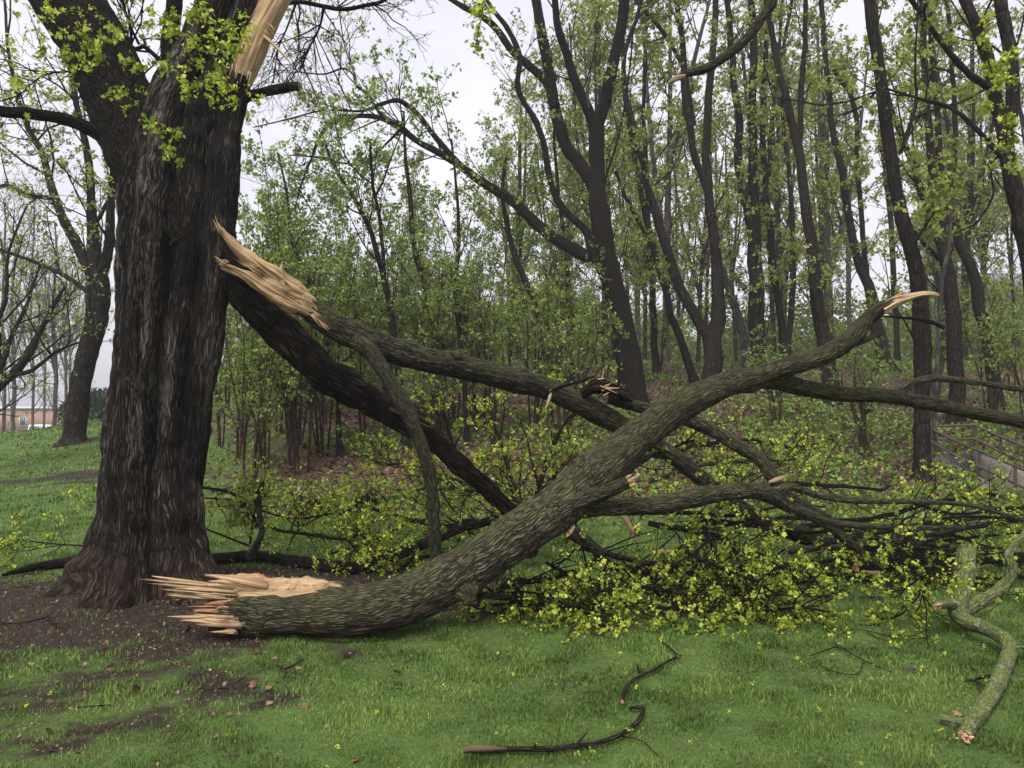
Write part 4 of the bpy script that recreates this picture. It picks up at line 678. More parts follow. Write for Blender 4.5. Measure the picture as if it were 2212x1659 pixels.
# ------------------------------------------------------------------ leafy debris pile
boughs = [
 ('leafy bough spilling over the grass in front of the thick limb', [(1330, 1330, 9, None), (1240, 1322, 10, None), (1150, 1310, 12, None), (1070, 1290, 14, 5.8), (1020, 1275, 14, 5.8)], 22),
 ('leafy bough arching above the lawn just right of the thick limb', [(1010, 1312, 12, None), (1120, 1308, 11, None), (1200, 1315, 9, None), (1290, 1340, 6, None)], 16),
 ('dark bough running from under the thick limb to the right', [(1030, 1300, 16, None), (1110, 1265, 18, 6.2), (1200, 1240, 14, 6.4), (1290, 1205, 10, 6.6)], 8),
 ('low leafy bough along the front of the pile in the middle', [(1330, 1270, 14, 6.3), (1450, 1265, 13, 6.2), (1580, 1275, 11, 6.1), (1720, 1300, 8, 6.0)], 26),
 ('bough with hanging yellow clusters over the grass right of centre', [(1400, 1310, 9, 5.9), (1520, 1318, 8, 5.8), (1640, 1325, 7, 5.8), (1790, 1322, 4, 5.7)], 20),
 ('short leafy bough beside the upper stub of the lichen log', [(2120, 1250, 8, 5.7), (2060, 1255, 7, 5.7), (2000, 1275, 6, 5.6), (1965, 1300, 4, 5.5)], 18),
 ('bough fanning under the crossing limbs', [(1250, 1180, 16, 6.6), (1330, 1200, 14, 6.7), (1430, 1215, 12, 6.7), (1560, 1225, 8, 6.7)], 22),
 ('bough spread over the pile below the low mossy limb', [(1400, 1130, 14, 6.6), (1500, 1150, 12, 6.6), (1620, 1185, 10, 6.6), (1720, 1240, 7, 6.5)], 24),
 ('thin bough drooping from the crossing limbs to the grass', [(1500, 1120, 8, 6.5), (1530, 1180, 7, 6.4), (1560, 1240, 6, 6.3), (1590, 1290, 4, 6.2)], 14),
 ('bough standing behind the prop branch, full of yellow clusters', [(1150, 1190, 14, 7.8), (1130, 1100, 12, 8.), (1100, 1010, 10, 8.1), (1060, 900, 6, 8.2)], 22),
 ('upright leafy bough between the two hanging limbs', [(1120, 1160, 13, 8.), (1050, 1060, 10, 8.2), (990, 980, 8, 8.3), (950, 880, 5, 8.4)], 18),
 ('yellow flowering bough left of the thick limb behind', [(1150, 1120, 13, 8.2), (1180, 1010, 11, 8.3), (1220, 930, 8, 8.4), (1260, 880, 5, 8.5)], 22),
 ('leaning leafy bough behind the bend of the thick limb', [(1180, 1150, 12, 7.8), (1130, 1090, 10, 7.9), (1040, 1060, 8, 8.), (900, 1060, 5, 8.2)], 20),
 ('leafy bough trailing left over the far lawn', [(1060, 1120, 12, 8.1), (960, 1140, 10, 8.2), (860, 1120, 8, 8.3), (760, 1090, 5, 8.4)], 20),
 ('low bough across the lawn behind the prop branch', [(1100, 1180, 12, 7.9), (1000, 1190, 10, 7.9), (880, 1200, 8, 7.9), (760, 1190, 6, 8.)], 18),
 ('bough above the pile behind the low mossy limb', [(1400, 1040, 12, 8.2), (1500, 1000, 10, 8.4), (1610, 985, 8, 8.6), (1720, 990, 5, 8.8)], 20),
 ('far bough at right centre with sparse yellow leaves', [(1560, 1080, 14, 8.), (1680, 1050, 12, 8.4), (1800, 1040, 9, 8.8), (1920, 1050, 6, 9.0)], 18),
 ('long bare bough crossing the right side of the pile', [(1500, 1120, 16, 7.6), (1700, 1130, 14, 7.7), (1900, 1110, 11, 7.8), (2150, 1070, 7, 8.)], 16),
 ('tangled bough at the right edge of the pile', [(1700, 1190, 16, 7.), (1880, 1175, 14, 7.), (2060, 1150, 11, 7.), (2260, 1120, 8, 7.)], 20),
 ('grey bough low at the right behind the lichen log', [(1850, 1225, 22, 7.), (1980, 1212, 20, 7.), (2110, 1205, 16, 7.), (2300, 1215, 11, 7.)], 12),
 ('dark heavy bough on the ground right of the pile', [(1300, 1225, 20, 7.2), (1480, 1235, 18, 7.2), (1700, 1245, 16, 7.1), (1950, 1250, 12, 7.), (2200, 1240, 9, 6.9)], 18),
 ('bough with bright leaves rising at the right behind the pile', [(1900, 1170, 12, 8.0), (1990, 1150, 10, 8.1), (2080, 1135, 8, 8.2), (2180, 1120, 5, 8.3)], 12),
 ('front bough with drooping leaves in the middle of the pile', [(1480, 1190, 9, 6.), (1560, 1225, 8, 5.95), (1640, 1255, 6, 5.9), (1700, 1285, 4, 5.85)], 18),
 ('leafy bough just behind the first fork of the thick limb', [(1330, 1060, 10, 7.), (1380, 1010, 9, 7.2), (1440, 970, 7, 7.4), (1500, 950, 4, 7.6)], 14),
 ('bough across the lawn edge below the rotten limb', [(1100, 1090, 11, 8.3), (1000, 1040, 9, 8.5), (900, 1010, 7, 8.7), (800, 1000, 4, 8.9)], 12),
 ('slim leafy bough low between the thick limb and grass', [(1180, 1215, 8, 6.2), (1250, 1240, 7, 6.1), (1320, 1270, 6, 6.), (1380, 1300, 4, 5.9)], 16),
 ('far leafy bough below the standing maple', [(1350, 1010, 12, 8.8), (1500, 960, 10, 9.2), (1640, 950, 7, 9.6), (1760, 960, 5, 10.)], 14),
]
for k, (lb, pa, n1) in enumerate(boughs):
    g = np.random.default_rng(100 + k); t = thing('fallen_bough', lb, 'fallen bough', wpath(pa[:1])[0][:3], 'leafy boughs in the fallen pile')
    # wandering stem
    c = catmull(wpath(pa), .12); c[1:-1, :3] += np.cumsum(g.normal(size=(len(c) - 2, 3)), 0) * .012; c[:, 2] = np.maximum(c[:, 2], ground(c[:, 0], c[:, 1]) + c[:, 3])
    mb = MB(); hero(mb, c, .03, 16, .003, (26, 5), .06, seed=float(k)); mb.build('stem', M_limb if k % 3 == 0 else M_dark, t, True)
    A = resamp(c, 16)[None]
    back = pa[1][3] is not None and pa[1][3] > 7.5
    leafy(t, A, g, n1=n1, L1=(.3, 1.15), n2=4.6, L2=(.12, .5), n3=2.4, L3=(.05, .2), trop=(.06 if back else -.03), size=.028, leaves=10, dens=.46, tr=(.05, 1.))
# bare thin branches tangled through the pile
g = np.random.default_rng(77)
for k in range(16):
    u0 = g.uniform(1350, 2000); v0 = g.uniform(1090, 1250); d0 = g.uniform(6.4, 7.8); L_ = g.uniform(250, 650); sl = g.uniform(-.18, .22)
    pa = [(u0 + L_ * f, v0 + L_ * f * sl + g.normal() * 12, (11 - 7 * f) * g.uniform(.7, 1.1), d0 + f * .6) for f in np.linspace(0, 1, 5)]
    t = thing('bare_fallen_branch', '%s ' % ['straight', 'long', 'slim', 'crooked', 'wavy', 'gently bent', 'whippy'][k % 7] + 'bare dark branch %s in the pile, %s' % ('high' if v0 < 1140 else 'midway' if v0 < 1200 else 'low', ['under the low mossy fork', 'right of the low mossy fork', 'near the lichen log', 'by the right edge'][int(min(3, (u0 - 1350) / 165))]), 'fallen branch', wpath(pa[:1])[0][:3], 'bare branches tangled in the pile')
    c = catmull(wpath(pa), .15); c[:, 2] = np.maximum(c[:, 2], ground(c[:, 0], c[:, 1]) + .02); mb = MB(); hero(mb, c, .05, 10, .002, (26, 5), .05, seed=float(k)); mb.build('stem', M_dark, t, True)
    A = resamp(c, 14)[None]; mb = MB(); a, ra = spawn(A[..., :3], A[..., 3], 9, (.1, 1), (.3, .9), (.3, .9), 5, .2, 0, .01, g, clamp=True); tubes(mb, a, ra, 4); b_, rb = spawn(a, ra, 3, (.2, 1), (.1, .4), (.4, 1.), 4, .2, 0, .01, g, clamp=True); tubes(mb, b_, rb, 3); mb.build('twigs', M_dark, t)
#==FOREST==
# ------------------------------------------------------------------ standing wood
def grow_crown(t, A, g, leafpts, n1=1.6, L1=(.8, 2.6), n2=5, L2=(.4, 1.2), n3=2.6, L3=(.15, .5), hmin=2.2, size=.055, leaves=5, dens=1., trop=.16, ang=(.5, 1.1), mat=M_far, lmat=None, n4=0., bare=0., cull=True, shed=.5):
    """A (N,16,4) stems; n1 = branches per metre of stem"""
    Ls = np.linalg.norm(np.diff(A[..., :3], axis=1), axis=-1).sum(1)
    a, ra = spawn(A[..., :3], A[..., 3], n1 * Ls, (.05, 1.), L1, ang, 6, .16, trop, .011, g, cull, .35)
    ok = a[:, 0, 2] - ground(a[:, 0, 0], a[:, 0, 1]) > hmin if cull else a[:, 0, 2] > hmin
    a, ra = a[ok], ra[ok]
    mbt, mbl = MB(), MB(); tubes(mbt, a, ra, 5)
    b_, rb = spawn(a, ra, n2, (.15, 1.), L2, (.4, 1.), 5, .2, trop, .011, g, cull); tubes(mbt, b_, rb, 4)
    c_, rc = spawn(b_, rb, n3, (.2, 1.), L3, (.4, 1.), 3, .25, trop, .012, g, cull); 
    if len(c_): tubes(mbt, c_, np.maximum(rc, .003), 3)
    mbt.build('branches', mat, t)
    ps = [along(c_, dens * np.ones(len(c_)), g, (.5, 1.)), along(b_, dens * .7 * np.ones(len(b_)), g, (.6, 1.))]
    if leafpts is not None and len(leafpts): ps.append(leafpts)
    ps = np.concatenate(ps)
    if leaves and len(ps): clusters(mbl, ps, size, g, leaves, .55, .2, 0, valj=.45); mbl.build('foliage', lmat or M_forestleaf, t)
def ftree(name, label, d, stems, mat=M_far, lean=0., group=None, ext=3., flare=1.5, sd=0, herob=False, cat='tree', toground=True, **kw):
    g = np.random.default_rng(1000 + sd); paths = []
    for i, s in enumerate(stems):
        dd = d + (0 if i == 0 else g.uniform(-.5, .5) * lean)
        p = []
        for j, q in enumerate(s):
            f = j / max(1, len(s) - 1)
            p.append((q[0], q[1], q[2], (d + (dd - d) * f) if len(q) < 4 else q[3]))
        c = wpath(p)
        if i == 0 and toground:
            gz = ground(c[0, 0], c[0, 1]); c[0, 2] = gz - .15; c[0, 3] *= flare
            if len(c) > 1:
                k = min(.45, .4 * (c[1, 2] - gz)); ins = c[0] + (c[1] - c[0]) * (k / max(.3, c[1, 2] - gz)); ins[3] = c[1, 3] * 1.08; c = np.insert(c, 1, ins, 0)
        if ext and s[-1][1] < 15: e = c[-1].copy(); dr = nrm(c[-1, :3] - c[-2, :3]); e[:3] += dr * ext; e[3] *= .6; c = np.vstack([c, e])
        paths.append(c)
    t = thing(name, label, cat, (paths[0][0, 0], paths[0][0, 1], ground(paths[0][0, 0], paths[0][0, 1])), group); mb = MB(); A = []
    for i, c in enumerate(paths):
        if herob: cc = hero(mb, c, .05, 28, .012, (12., 2.), .04, caps=(False, True), seed=float(i))
        else:
            cc = catmull(c, .25); cc[1:-1, :2] += .35 * cc[1:-1, 3:4] * g.normal(size=(len(cc) - 2, 2)) * .6; tubes(mb, resamp(cc, 26)[None, :, :3], resamp(cc, 26)[None, :, 3], 9)
        A.append(resamp(cc, 16))
    mb.build('trunk', mat, t, True)
    grow_crown(t, np.array(A), g, None, mat=mat, **kw); return t
big = [[(1372, 870, 74), (1362, 810, 58), (1345, 700, 49), (1320, 600, 46), (1302, 500, 42), (1290, 430, 38), (1290, 350, 33), (1288, 270, 34)],
 [(1310, 520, 34), (1290, 420, 32), (1250, 350, 30), (1223, 317, 28), (1200, 240, 26), (1191, 190, 25), (1180, 120, 24), (1171, 79, 23), (1158, 0, 21)],
 [(1287, 280, 26), (1265, 225, 23), (1239, 167, 21), (1222, 110, 19), (1205, 60, 17), (1198, 0, 15)],
 [(1288, 280, 30), (1305, 225, 28), (1318, 167, 26), (1335, 90, 25), (1347, 30, 24), (1349, -10, 22)],
 [(1350, 700, 34), (1322, 620, 32), (1290, 565, 30), (1250, 545, 29), (1183, 504, 27), (1140, 465, 24), (1104, 432, 23), (1044, 395, 20), (985, 352, 17), (945, 328, 16), (906, 308, 15), (870, 282, 13), (830, 258, 12), (790, 250, 11), (747, 254, 10), (707, 272, 9), (685, 310, 8), (672, 345, 6), (650, 380, 4)],
 [(1000, 362, 14), (965, 325, 14), (935, 290, 13), (910, 255, 12), (886, 232, 11), (858, 217, 11), (820, 226, 9), (780, 240, 7), (700, 238, 5), (620, 258, 4), (549, 275, 3)],
 [(1290, 575, 22), (1275, 530, 20), (1263, 496, 18), (1225, 460, 17), (1203, 430, 16), (1190, 395, 15), (1183, 360, 15), (1172, 300, 14), (1150, 250, 14), (1128, 215, 13), (1118, 180, 13), (1122, 120, 13), (1095, 60, 12), (1064, 20, 10), (1045, -10, 9)],
 [(1200, 230, 24), (1178, 175, 20), (1140, 140, 19), (1104, 107, 17), (1075, 65, 16), (1045, 38, 14), (1000, 14, 13), (960, -10, 11)],
 [(905, 310, 8), (870, 275, 8), (822, 246, 7), (795, 205, 7), (770, 185, 7), (762, 160, 6), (740, 148, 5), (700, 160, 4), (640, 155, 3)],
 [(770, 170, 4), (745, 100, 3.5), (735, 40, 3), (730, -10, 2)], [(759, 238, 5), (727, 167, 4), (700, 110, 3.5), (683, 71, 3), (680, 10, 2)], [(705, 270, 5), (680, 200, 4.5), (652, 131, 4), (640, 40, 3), (630, -10, 2)],
 [(865, 280, 8), (845, 300, 7), (815, 330, 6), (790, 355, 6), (740, 352, 5), (690, 340, 4), (620, 335, 3)], [(672, 345, 5), (650, 400, 4), (640, 440, 3), (630, 480, 2)], [(1320, 720, 6), (1270, 715, 7), (1215, 690, 6), (1180, 655, 5), (1150, 630, 4), (1120, 628, 3)],
 [(1300, 610, 6), (1290, 470, 6), (1310, 380, 6), (1340, 280, 6), (1360, 150, 5), (1368, 60, 4)]]
ftree('maple_tree', 'tall dark forked maple in the centre with a long limb arching to the left', 19.3, big, mat=M_dark, lean=2., herob=True, flare=1.15, sd=1, n1=1.1, L1=(.7, 2.4), n2=5, dens=.75, size=.085, leaves=5, trop=.1)
ftree('bare_wood_snag', 'tan broken snag wedged in the fork of the central maple', 19.0, [[(1272, 232, 5), (1270, 200, 8), (1273, 172, 7), (1277, 158, 2)]], mat=M_farg, toground=False, ext=0, sd=99, n1=0, leaves=0, cat='snag')
W = [
 ('double stemmed dark maple right of the central maple with a knot at its fork', 21., [[(1540, 822, 42), (1540, 770, 40), (1546, 722, 40), (1551, 660, 30), (1548, 555, 24), (1532, 440, 20), (1527, 330, 18), (1532, 198, 17), (1543, 60, 14), (1545, 0, 13)], [(1532, 420, 16), (1502, 340, 15), (1490, 270, 15), (1478, 198, 14), (1476, 100, 13), (1463, 0, 11)], [(1536, 735, 26), (1515, 700, 24), (1493, 663, 23), (1460, 600, 22), (1432, 516, 20), (1410, 440, 17), (1394, 377, 15), (1375, 300, 13), (1358, 238, 12), (1346, 130, 10), (1380, 30, 9), (1385, -10, 8)], [(1500, 270, 9), (1480, 160, 10), (1440, 80, 9), (1380, 10, 8), (1370, -10, 7)]]),
 ('leaning dark trunk just left of the double stemmed maple', 22.5, [[(1508, 830, 20), (1480, 770, 18), (1455, 700, 17), (1440, 640, 15), (1418, 560, 14), (1395, 470, 14), (1380, 400, 12), (1365, 300, 11), (1350, 200, 10), (1345, 60, 8), (1350, 0, 7)], [(1420, 560, 9), (1380, 480, 9), (1350, 420, 8), (1330, 370, 6)]]),
 ('broad dark trunk forking high, third large trunk right of centre', 21.5, [[(1632, 800, 40), (1630, 700, 35), (1633, 600, 32), (1632, 540, 30), (1628, 397, 21), (1626, 250, 18), (1628, 100, 16), (1624, 0, 15)], [(1628, 520, 20), (1618, 480, 20), (1605, 420, 19), (1592, 340, 18), (1598, 260, 17), (1583, 160, 15), (1578, 60, 13), (1572, 0, 12)], [(1630, 480, 10), (1660, 380, 10), (1668, 250, 9), (1690, 120, 8), (1710, 0, 7)]]),
 ('pale grey leaning trunk behind the broad forked one', 24., [[(1618, 790, 24), (1605, 720, 20), (1588, 660, 18), (1565, 600, 16), (1548, 540, 14), (1530, 470, 12)]]),
 ('slim dark trunk curving right of the broad forked one', 23., [[(1697, 775, 22), (1688, 700, 17), (1675, 610, 15), (1663, 516, 15), (1655, 420, 13), (1648, 317, 13), (1652, 150, 11), (1660, 0, 9)]]),
 ('dark trunk behind the raised mossy limb fork', 19.5, [[(1795, 815, 42), (1790, 760, 34), (1770, 670, 29), (1756, 560, 25), (1745, 470, 23), (1733, 400, 21), (1727, 330, 19), (1700, 230, 17), (1680, 139, 14), (1655, 0, 12)], [(1728, 330, 12), (1732, 200, 12), (1738, 100, 11), (1740, 0, 10)]]),
 ('trunk with wide spreading roots on the slope, right of centre', 25., [[(1915, 796, 44), (1905, 750, 30), (1888, 690, 28), (1875, 610, 22), (1845, 540, 17), (1832, 450, 17), (1818, 377, 15), (1798, 278, 14), (1785, 150, 12), (1774, 0, 11)], [(1872, 600, 12), (1862, 480, 11), (1852, 350, 10), (1846, 230, 10), (1800, 150, 8)]]),
 ('thick straight dark trunk beside the stair railings', 12.9, [[(1992, 1030, 40), (1992, 900, 35), (1992, 800, 35), (1990, 700, 36), (1981, 595, 33), (1960, 510, 31), (1941, 436, 29), (1925, 340, 28), (1910, 238, 27), (1898, 140, 25), (1884, 60, 24), (1876, 0, 22)], [(1945, 330, 10), (1975, 240, 9), (1985, 180, 8), (2030, 130, 6)], [(1900, 190, 8), (1860, 230, 6), (1810, 250, 4)]]),
 ('dark trunk forking low, right of the railings trunk', 17., [[(2062, 845, 34), (2064, 770, 32), (2060, 683, 31), (2050, 600, 28), (2036, 540, 24), (2022, 430, 19), (2008, 317, 17), (2000, 180, 15), (1990, 0, 12)], [(2040, 560, 16), (2010, 470, 16), (1985, 397, 15), (1955, 310, 13), (1925, 240, 11), (1905, 130, 9), (1890, 0, 8)], [(2034, 520, 12), (2050, 420, 12), (2062, 300, 11), (2060, 180, 10), (2045, 0, 9)]]),
 ('leaning double trunk near the right side', 19., [[(2150, 815, 30), (2135, 740, 28), (2120, 683, 27), (2105, 600, 24), (2088, 555, 22), (2062, 490, 20), (2048, 440, 17), (2030, 350, 14), (2020, 200, 12), (2005, 0, 10)], [(2030, 560, 10), (2000, 530, 10), (1975, 500, 8)]]),
 ('dark maple at the right edge forking above, its left branches reaching in', 11., [[(2262, 860, 60), (2240, 650, 48), (2215, 500, 42), (2195, 420, 38), (2178, 350, 34), (2168, 285, 30), (2150, 210, 28), (2138, 140, 27), (2110, 60, 25), (2085, 0, 24)], [(2175, 300, 26), (2188, 220, 30), (2182, 110, 29), (2165, 30, 28), (2160, -10, 26)], [(2165, 340, 14), (2120, 290, 12), (2080, 250, 11), (2040, 228, 10), (1989, 214, 8), (1909, 190, 5)], [(2140, 190, 18), (2100, 165, 17), (2060, 125, 15), (2010, 60, 14), (1969, 0, 12)], [(2165, 330, 7), (2140, 360, 7), (2145, 420, 6), (2110, 480, 5), (2070, 500, 4)]]),
 ('slim dark trunk left of the trunk behind the mossy fork', 26., [[(1700, 770, 15), (1712, 640, 13), (1712, 500, 12), (1705, 380, 10), (1690, 250, 9), (1685, 100, 7), (1690, 0, 6)]]),
 ('slim upright trunk in the gap right of the raised broken limb', 28., [[(1940, 770, 14), (1930, 600, 12), (1922, 450, 11), (1905, 300, 9), (1900, 100, 8), (1880, 0, 6)]]),
 ('slim dark trunk close behind the central maple on its right', 24., [[(1420, 830, 18), (1412, 700, 16), (1408, 600, 14), (1400, 500, 13), (1398, 380, 11), (1390, 250, 9), (1395, 100, 8), (1400, 0, 6)]]),
 ('slender trunk left of the central maple above the hanging limb', 21., [[(1232, 850, 15), (1235, 720, 13), (1228, 640, 12), (1225, 560, 11), (1210, 450, 9), (1200, 350, 7), (1195, 250, 5)]]),
 ('leaning slender trunk left of centre behind the hanging limb', 20., [[(1195, 850, 18), (1175, 740, 16), (1150, 640, 15), (1118, 570, 13), (1095, 480, 11), (1085, 400, 8), (1100, 320, 6)]]),
 ('thin dark trunk rising behind the pale split wood', 16., [[(945, 940, 18), (940, 800, 15), (935, 700, 14), (915, 600, 13), (895, 540, 12), (885, 420, 10), (875, 330, 7), (872, 240, 5)]]),
 ('thin forked trunk above the hanging limb, left of centre', 15., [[(880, 990, 18), (860, 820, 16), (850, 700, 14), (828, 600, 13), (800, 500, 11), (760, 420, 9), (720, 360, 6), (700, 300, 4)], [(830, 600, 9), (822, 480, 8), (805, 400, 7), (800, 300, 5)]]),
 ('thin trunk in the green thicket right of the old trunk', 14.5, [[(735, 1010, 14), (728, 860, 12), (700, 700, 11), (660, 600, 10), (630, 520, 8), (620, 420, 6), (600, 330, 4)]]),
 ('thin straight trunk in the thicket under the hanging limb', 15.5, [[(1010, 930, 12), (1000, 780, 11), (985, 640, 10), (990, 500, 8), (985, 400, 6), (975, 300, 4)]]),
]
for k, (lb, d, st) in enumerate(W):
    near = d < 14
    mid = k >= 14
    ftree('forest_tree' if not near else 'maple_tree', lb, d, st, lean=1.5, sd=10 + k, mat=M_farg if 'grey' in lb else M_far, herob=near, group='trees of the wood', n1=1.25 if not mid else 1.9, L1=(.6, 2.4), n2=4.8 if not mid else 5.8, dens=1.7 if not mid else 1.3, size=.062 + .0018 * d, leaves=5, hmin=1.8 if not mid else 1.2, trop=.14, lmat=M_green if mid and k >= 16 else None)
# dead grey snag leaning among the right hand trunks
ftree('dead_snag', 'slender dead grey leaning stem right of the thick railings trunk', 14., [[(2010, 740, 10), (2030, 660, 9), (2045, 560, 9), (2055, 470, 8), (2062, 330, 6)]], mat=M_farg, toground=True, flare=1.1, ext=0, sd=80, n1=.5, L1=(.3, 1.), leaves=0, cat='dead tree')
# left trees
ftree('park_tree', 'dark maple standing on the grassy rise left of the old trunk', 18.2, [[(158, 965, 56), (165, 900, 46), (175, 823, 43), (190, 760, 44), (208, 690, 46), (212, 620, 50), (205, 560, 34), (198, 450, 20), (190, 340, 17), (160, 200, 13), (140, 60, 10), (130, -10, 8)], [(200, 600, 26), (165, 525, 24), (135, 470, 20), (110, 400, 17), (90, 330, 14), (50, 250, 11), (20, 120, 8), (10, 0, 6)], [(215, 610, 26), (235, 530, 22), (240, 430, 18), (250, 330, 16), (265, 200, 12), (275, 60, 9)], [(190, 630, 12), (130, 590, 11), (60, 560, 9), (0, 540, 7)], [(120, 430, 12), (60, 420, 10), (10, 400, 8), (-40, 420, 5)], [(200, 500, 10), (230, 440, 9), (255, 400, 7)]], mat=M_far, lean=4., herob=True, sd=60, n1=2., L1=(1., 3.2), n2=5, dens=1.2, size=.085, trop=.02, hmin=2.)
ftree('park_tree', 'spreading dark tree reaching in from the left edge', 15., [[(-70, 960, 44), (-60, 900, 34), (-20, 850, 26), (40, 800, 19), (75, 740, 14), (105, 680, 10), (140, 620, 6)], [(-40, 860, 15), (0, 800, 12), (20, 740, 10), (60, 650, 7), (90, 560, 4)], [(-50, 880, 15), (-30, 760, 12), (10, 650, 9), (20, 540, 6), (60, 440, 4)], [(30, 810, 12), (70, 800, 9), (120, 760, 7), (170, 740, 4)]], lean=3., sd=61, n1=2.8, L1=(.8, 2.6), n2=6, dens=.35, size=.06, leaves=4, trop=.1, hmin=.6)
for k, (u, d, w, v1) in enumerate([(28, 52, 11, 500), (118, 48, 11, 480), (140, 60, 7, 560), (150, 66, 6, 600), (70, 58, 7, 400), (455, 40, 10, 500), (8, 45, 9, 430), (95, 70, 6, 560)]):
    vb = 922
    ftree('park_tree', ['grey tree far off in front of the brick building, nearest the left edge', 'far grey tree in front of the brick building, left of the maple on the rise', 'thin far tree just left of the maple on the rise', 'thinnest far stem beside the maple on the rise', 'thin far tree above the white pickup', 'far tree right of the old trunk seen between the leaves', 'far tree at the left edge with spreading grey twigs', 'distant thin tree by the right end of the brick building'][k], d, [[(u, vb, w), (u + 2, 800, w * .8), (u - 3, 680, w * .65), (u + 4, v1 + 60, w * .45), (u, v1, w * .25)], [(u, 800, w * .5), (u - 25, 700, w * .4), (u - 45, 600, w * .25)], [(u, 780, w * .5), (u + 25, 690, w * .4), (u + 40, 580, w * .25)]], mat=M_farg, lean=3., sd=120 + k, group='far park trees', n1=1.6, L1=(1.5, 4.), n2=4.5, n3=2., L2=(.6, 2.), L3=(.4, 1.), dens=.8, size=.14, leaves=4, hmin=2.4, trop=.12, ext=0)
# far woodland trees: five kinds copied
ANCH = [(385, 'old torn trunk'), (560, 'upright stub'), (690, 'pale split wood'), (860, 'prop branch'), (1100, 'hanging limb middle'), (1345, 'central maple'), (1545, 'double stemmed maple'), (1632, 'broad forked trunk'), (1770, 'mossy fork trunk'), (1895, 'spreading roots trunk'), (1990, 'thick railings trunk'), (2055, 'low forking trunk'), (2120, 'leaning double trunk'), (2200, 'right edge maple')]
used_l = {}
def place(what, u, d):
    a = min(ANCH, key=lambda q: abs(q[0] - u)); side = 'directly behind' if abs(u - a[0]) < 18 else 'left of' if u < a[0] else 'right of'
    dp = 'at the lawn edge' if d < 14 else 'low on the slope' if d < 19 else 'high on the slope' if d < 24 else 'in the near wood' if d < 30 else 'farther into the wood' if d < 37 else 'deep in the wood'
    lb = f'{what} {dp}, {side} {a[1]}'; n = used_l[lb] = used_l.get(lb, 0) + 1
    return lb if n == 1 else f"{['', 'second', 'third', 'fourth', 'fifth', 'sixth'][min(n, 6) - 1]} {lb}"
def proto(sd, H, forks, green, mat):
    g = np.random.default_rng(sd); st = []
    top = H * .93; bend = g.normal(size=2) * .5
    main = np.array([[0, 0, -.3, .22], [0.02, 0, .6, .13], [bend[0] * .4, bend[1] * .4, H * .35, .105], [bend[0], bend[1], H * .6, .075], [bend[0] * 1.2, bend[1] * 1.1, top, .04]]); st.append(main)
    for i in range(forks):
        z = H * g.uniform(.18, .45); a = g.uniform(0, 6.28); o = np.array([math.cos(a), math.sin(a)]); f = z / H
        b0 = main[2, :2] * min(1, f / .35); st.append(np.array([[*b0, z, .11], [*(b0 + o * .35), z + 1.3, .09], [*(b0 + o * 1.0), z + 4, .065], [*(b0 + o * 1.5), z + (H - z) * .75, .03]]))
    return st, g
protos = []
for k in range(5):
    green = k == 4; st, g = proto(300 + k, [15, 17, 14, 16, 10][k], [2, 3, 2, 1, 4][k], green, M_far)
    t = thing('forest_tree', 'x', 'tree', (0, 0, 0), 'far trees of the wood'); mb = MB(); A = []
    for c in st: cc = catmull(c, .5); r_ = resamp(cc, 18); tubes(mb, r_[None, :, :3], r_[None, :, 3], 7); A.append(resamp(cc, 16))
    mb.build('trunk', M_far if k % 2 else M_farg if k == 2 else M_far, t, True)
    grow_crown(t, np.array(A), g, None, n1=1.6, L1=(1.2, 3.6), n2=4.5, L2=(.6, 1.6), n3=2.2, L3=(.3, .8), hmin=3.8 if not green else 1.2, size=.15, leaves=5, dens=1.5, trop=.12, lmat=M_forestleaf if not green else M_green, cull=False)
    protos.append(t)
g = np.random.default_rng(500); used = [False] * 5; n_ = 0; pl_ = []
while n_ < 42:
    d = g.uniform(27, 50); u = g.uniform(560, 2300); x = (u - W2) / F * d
    if any(math.hypot(x - a, d - b_) < 1.7 for a, b_ in pl_): continue
    pl_.append((x, d)); k = int(g.integers(0, 4)) if u > 1000 or g.uniform() < .35 else 4
    loc = (x, d, float(ground(x, d)) - .05); rz = g.uniform(0, 6.28); sc = g.uniform(.8, 1.2) * (1 if u > 1000 else .6)
    lb = place('leafy green young tree' if k == 4 else 'thin dark tree', u, d)
    if not used[k]: o = protos[k]; o.location = loc; o.rotation_euler = (0, 0, rz); o.scale = (sc,) * 3; o['label'] = lb; used[k] = True
    else: o = dup(protos[k], loc, rz, sc, lb)
    n_ += 1
# understory shrubs: four kinds copied
sp_ = []
for k in range(5):
    g = np.random.default_rng(700 + k); t = thing('understory_shrub', 'x', 'shrub', (0, 0, 0), 'shrubs under the wood'); mb = MB(); A = []; H = [3.6, 2.6, 4.4, 1.8, 7.6][k]
    for i in range([6, 7, 5, 7, 4][k]):
        a = g.uniform(0, 6.28); o = np.array([math.cos(a), math.sin(a)]); s = g.uniform(.15, .5) * min(H, 4.4) * .6; h = H * g.uniform(.6, 1.)
        c = catmull(np.array([[*(o * .08), -.1, .020], [*(o * s * .3), h * .35, .016], [*(o * s * .65 + g.normal(size=2) * .1), h * .7, .011], [*(o * s), h, .004]]), .3); r_ = resamp(c, 14); tubes(mb, r_[None, :, :3], r_[None, :, 3], 6); A.append(resamp(c, 16))
    mb.build('stem', M_stem, t, True)
    grow_crown(t, np.array(A), g, None, n1=2.9, L1=(.4, 1.3), n2=4.2, L2=(.2, .6), n3=2.2, L3=(.1, .3), hmin=.5, size=.06 if k < 4 else .085, leaves=5, dens=1.15 if k < 4 else 1.1, trop=.1, lmat=M_green, cull=False, mat=M_stem); sp_.append(t)
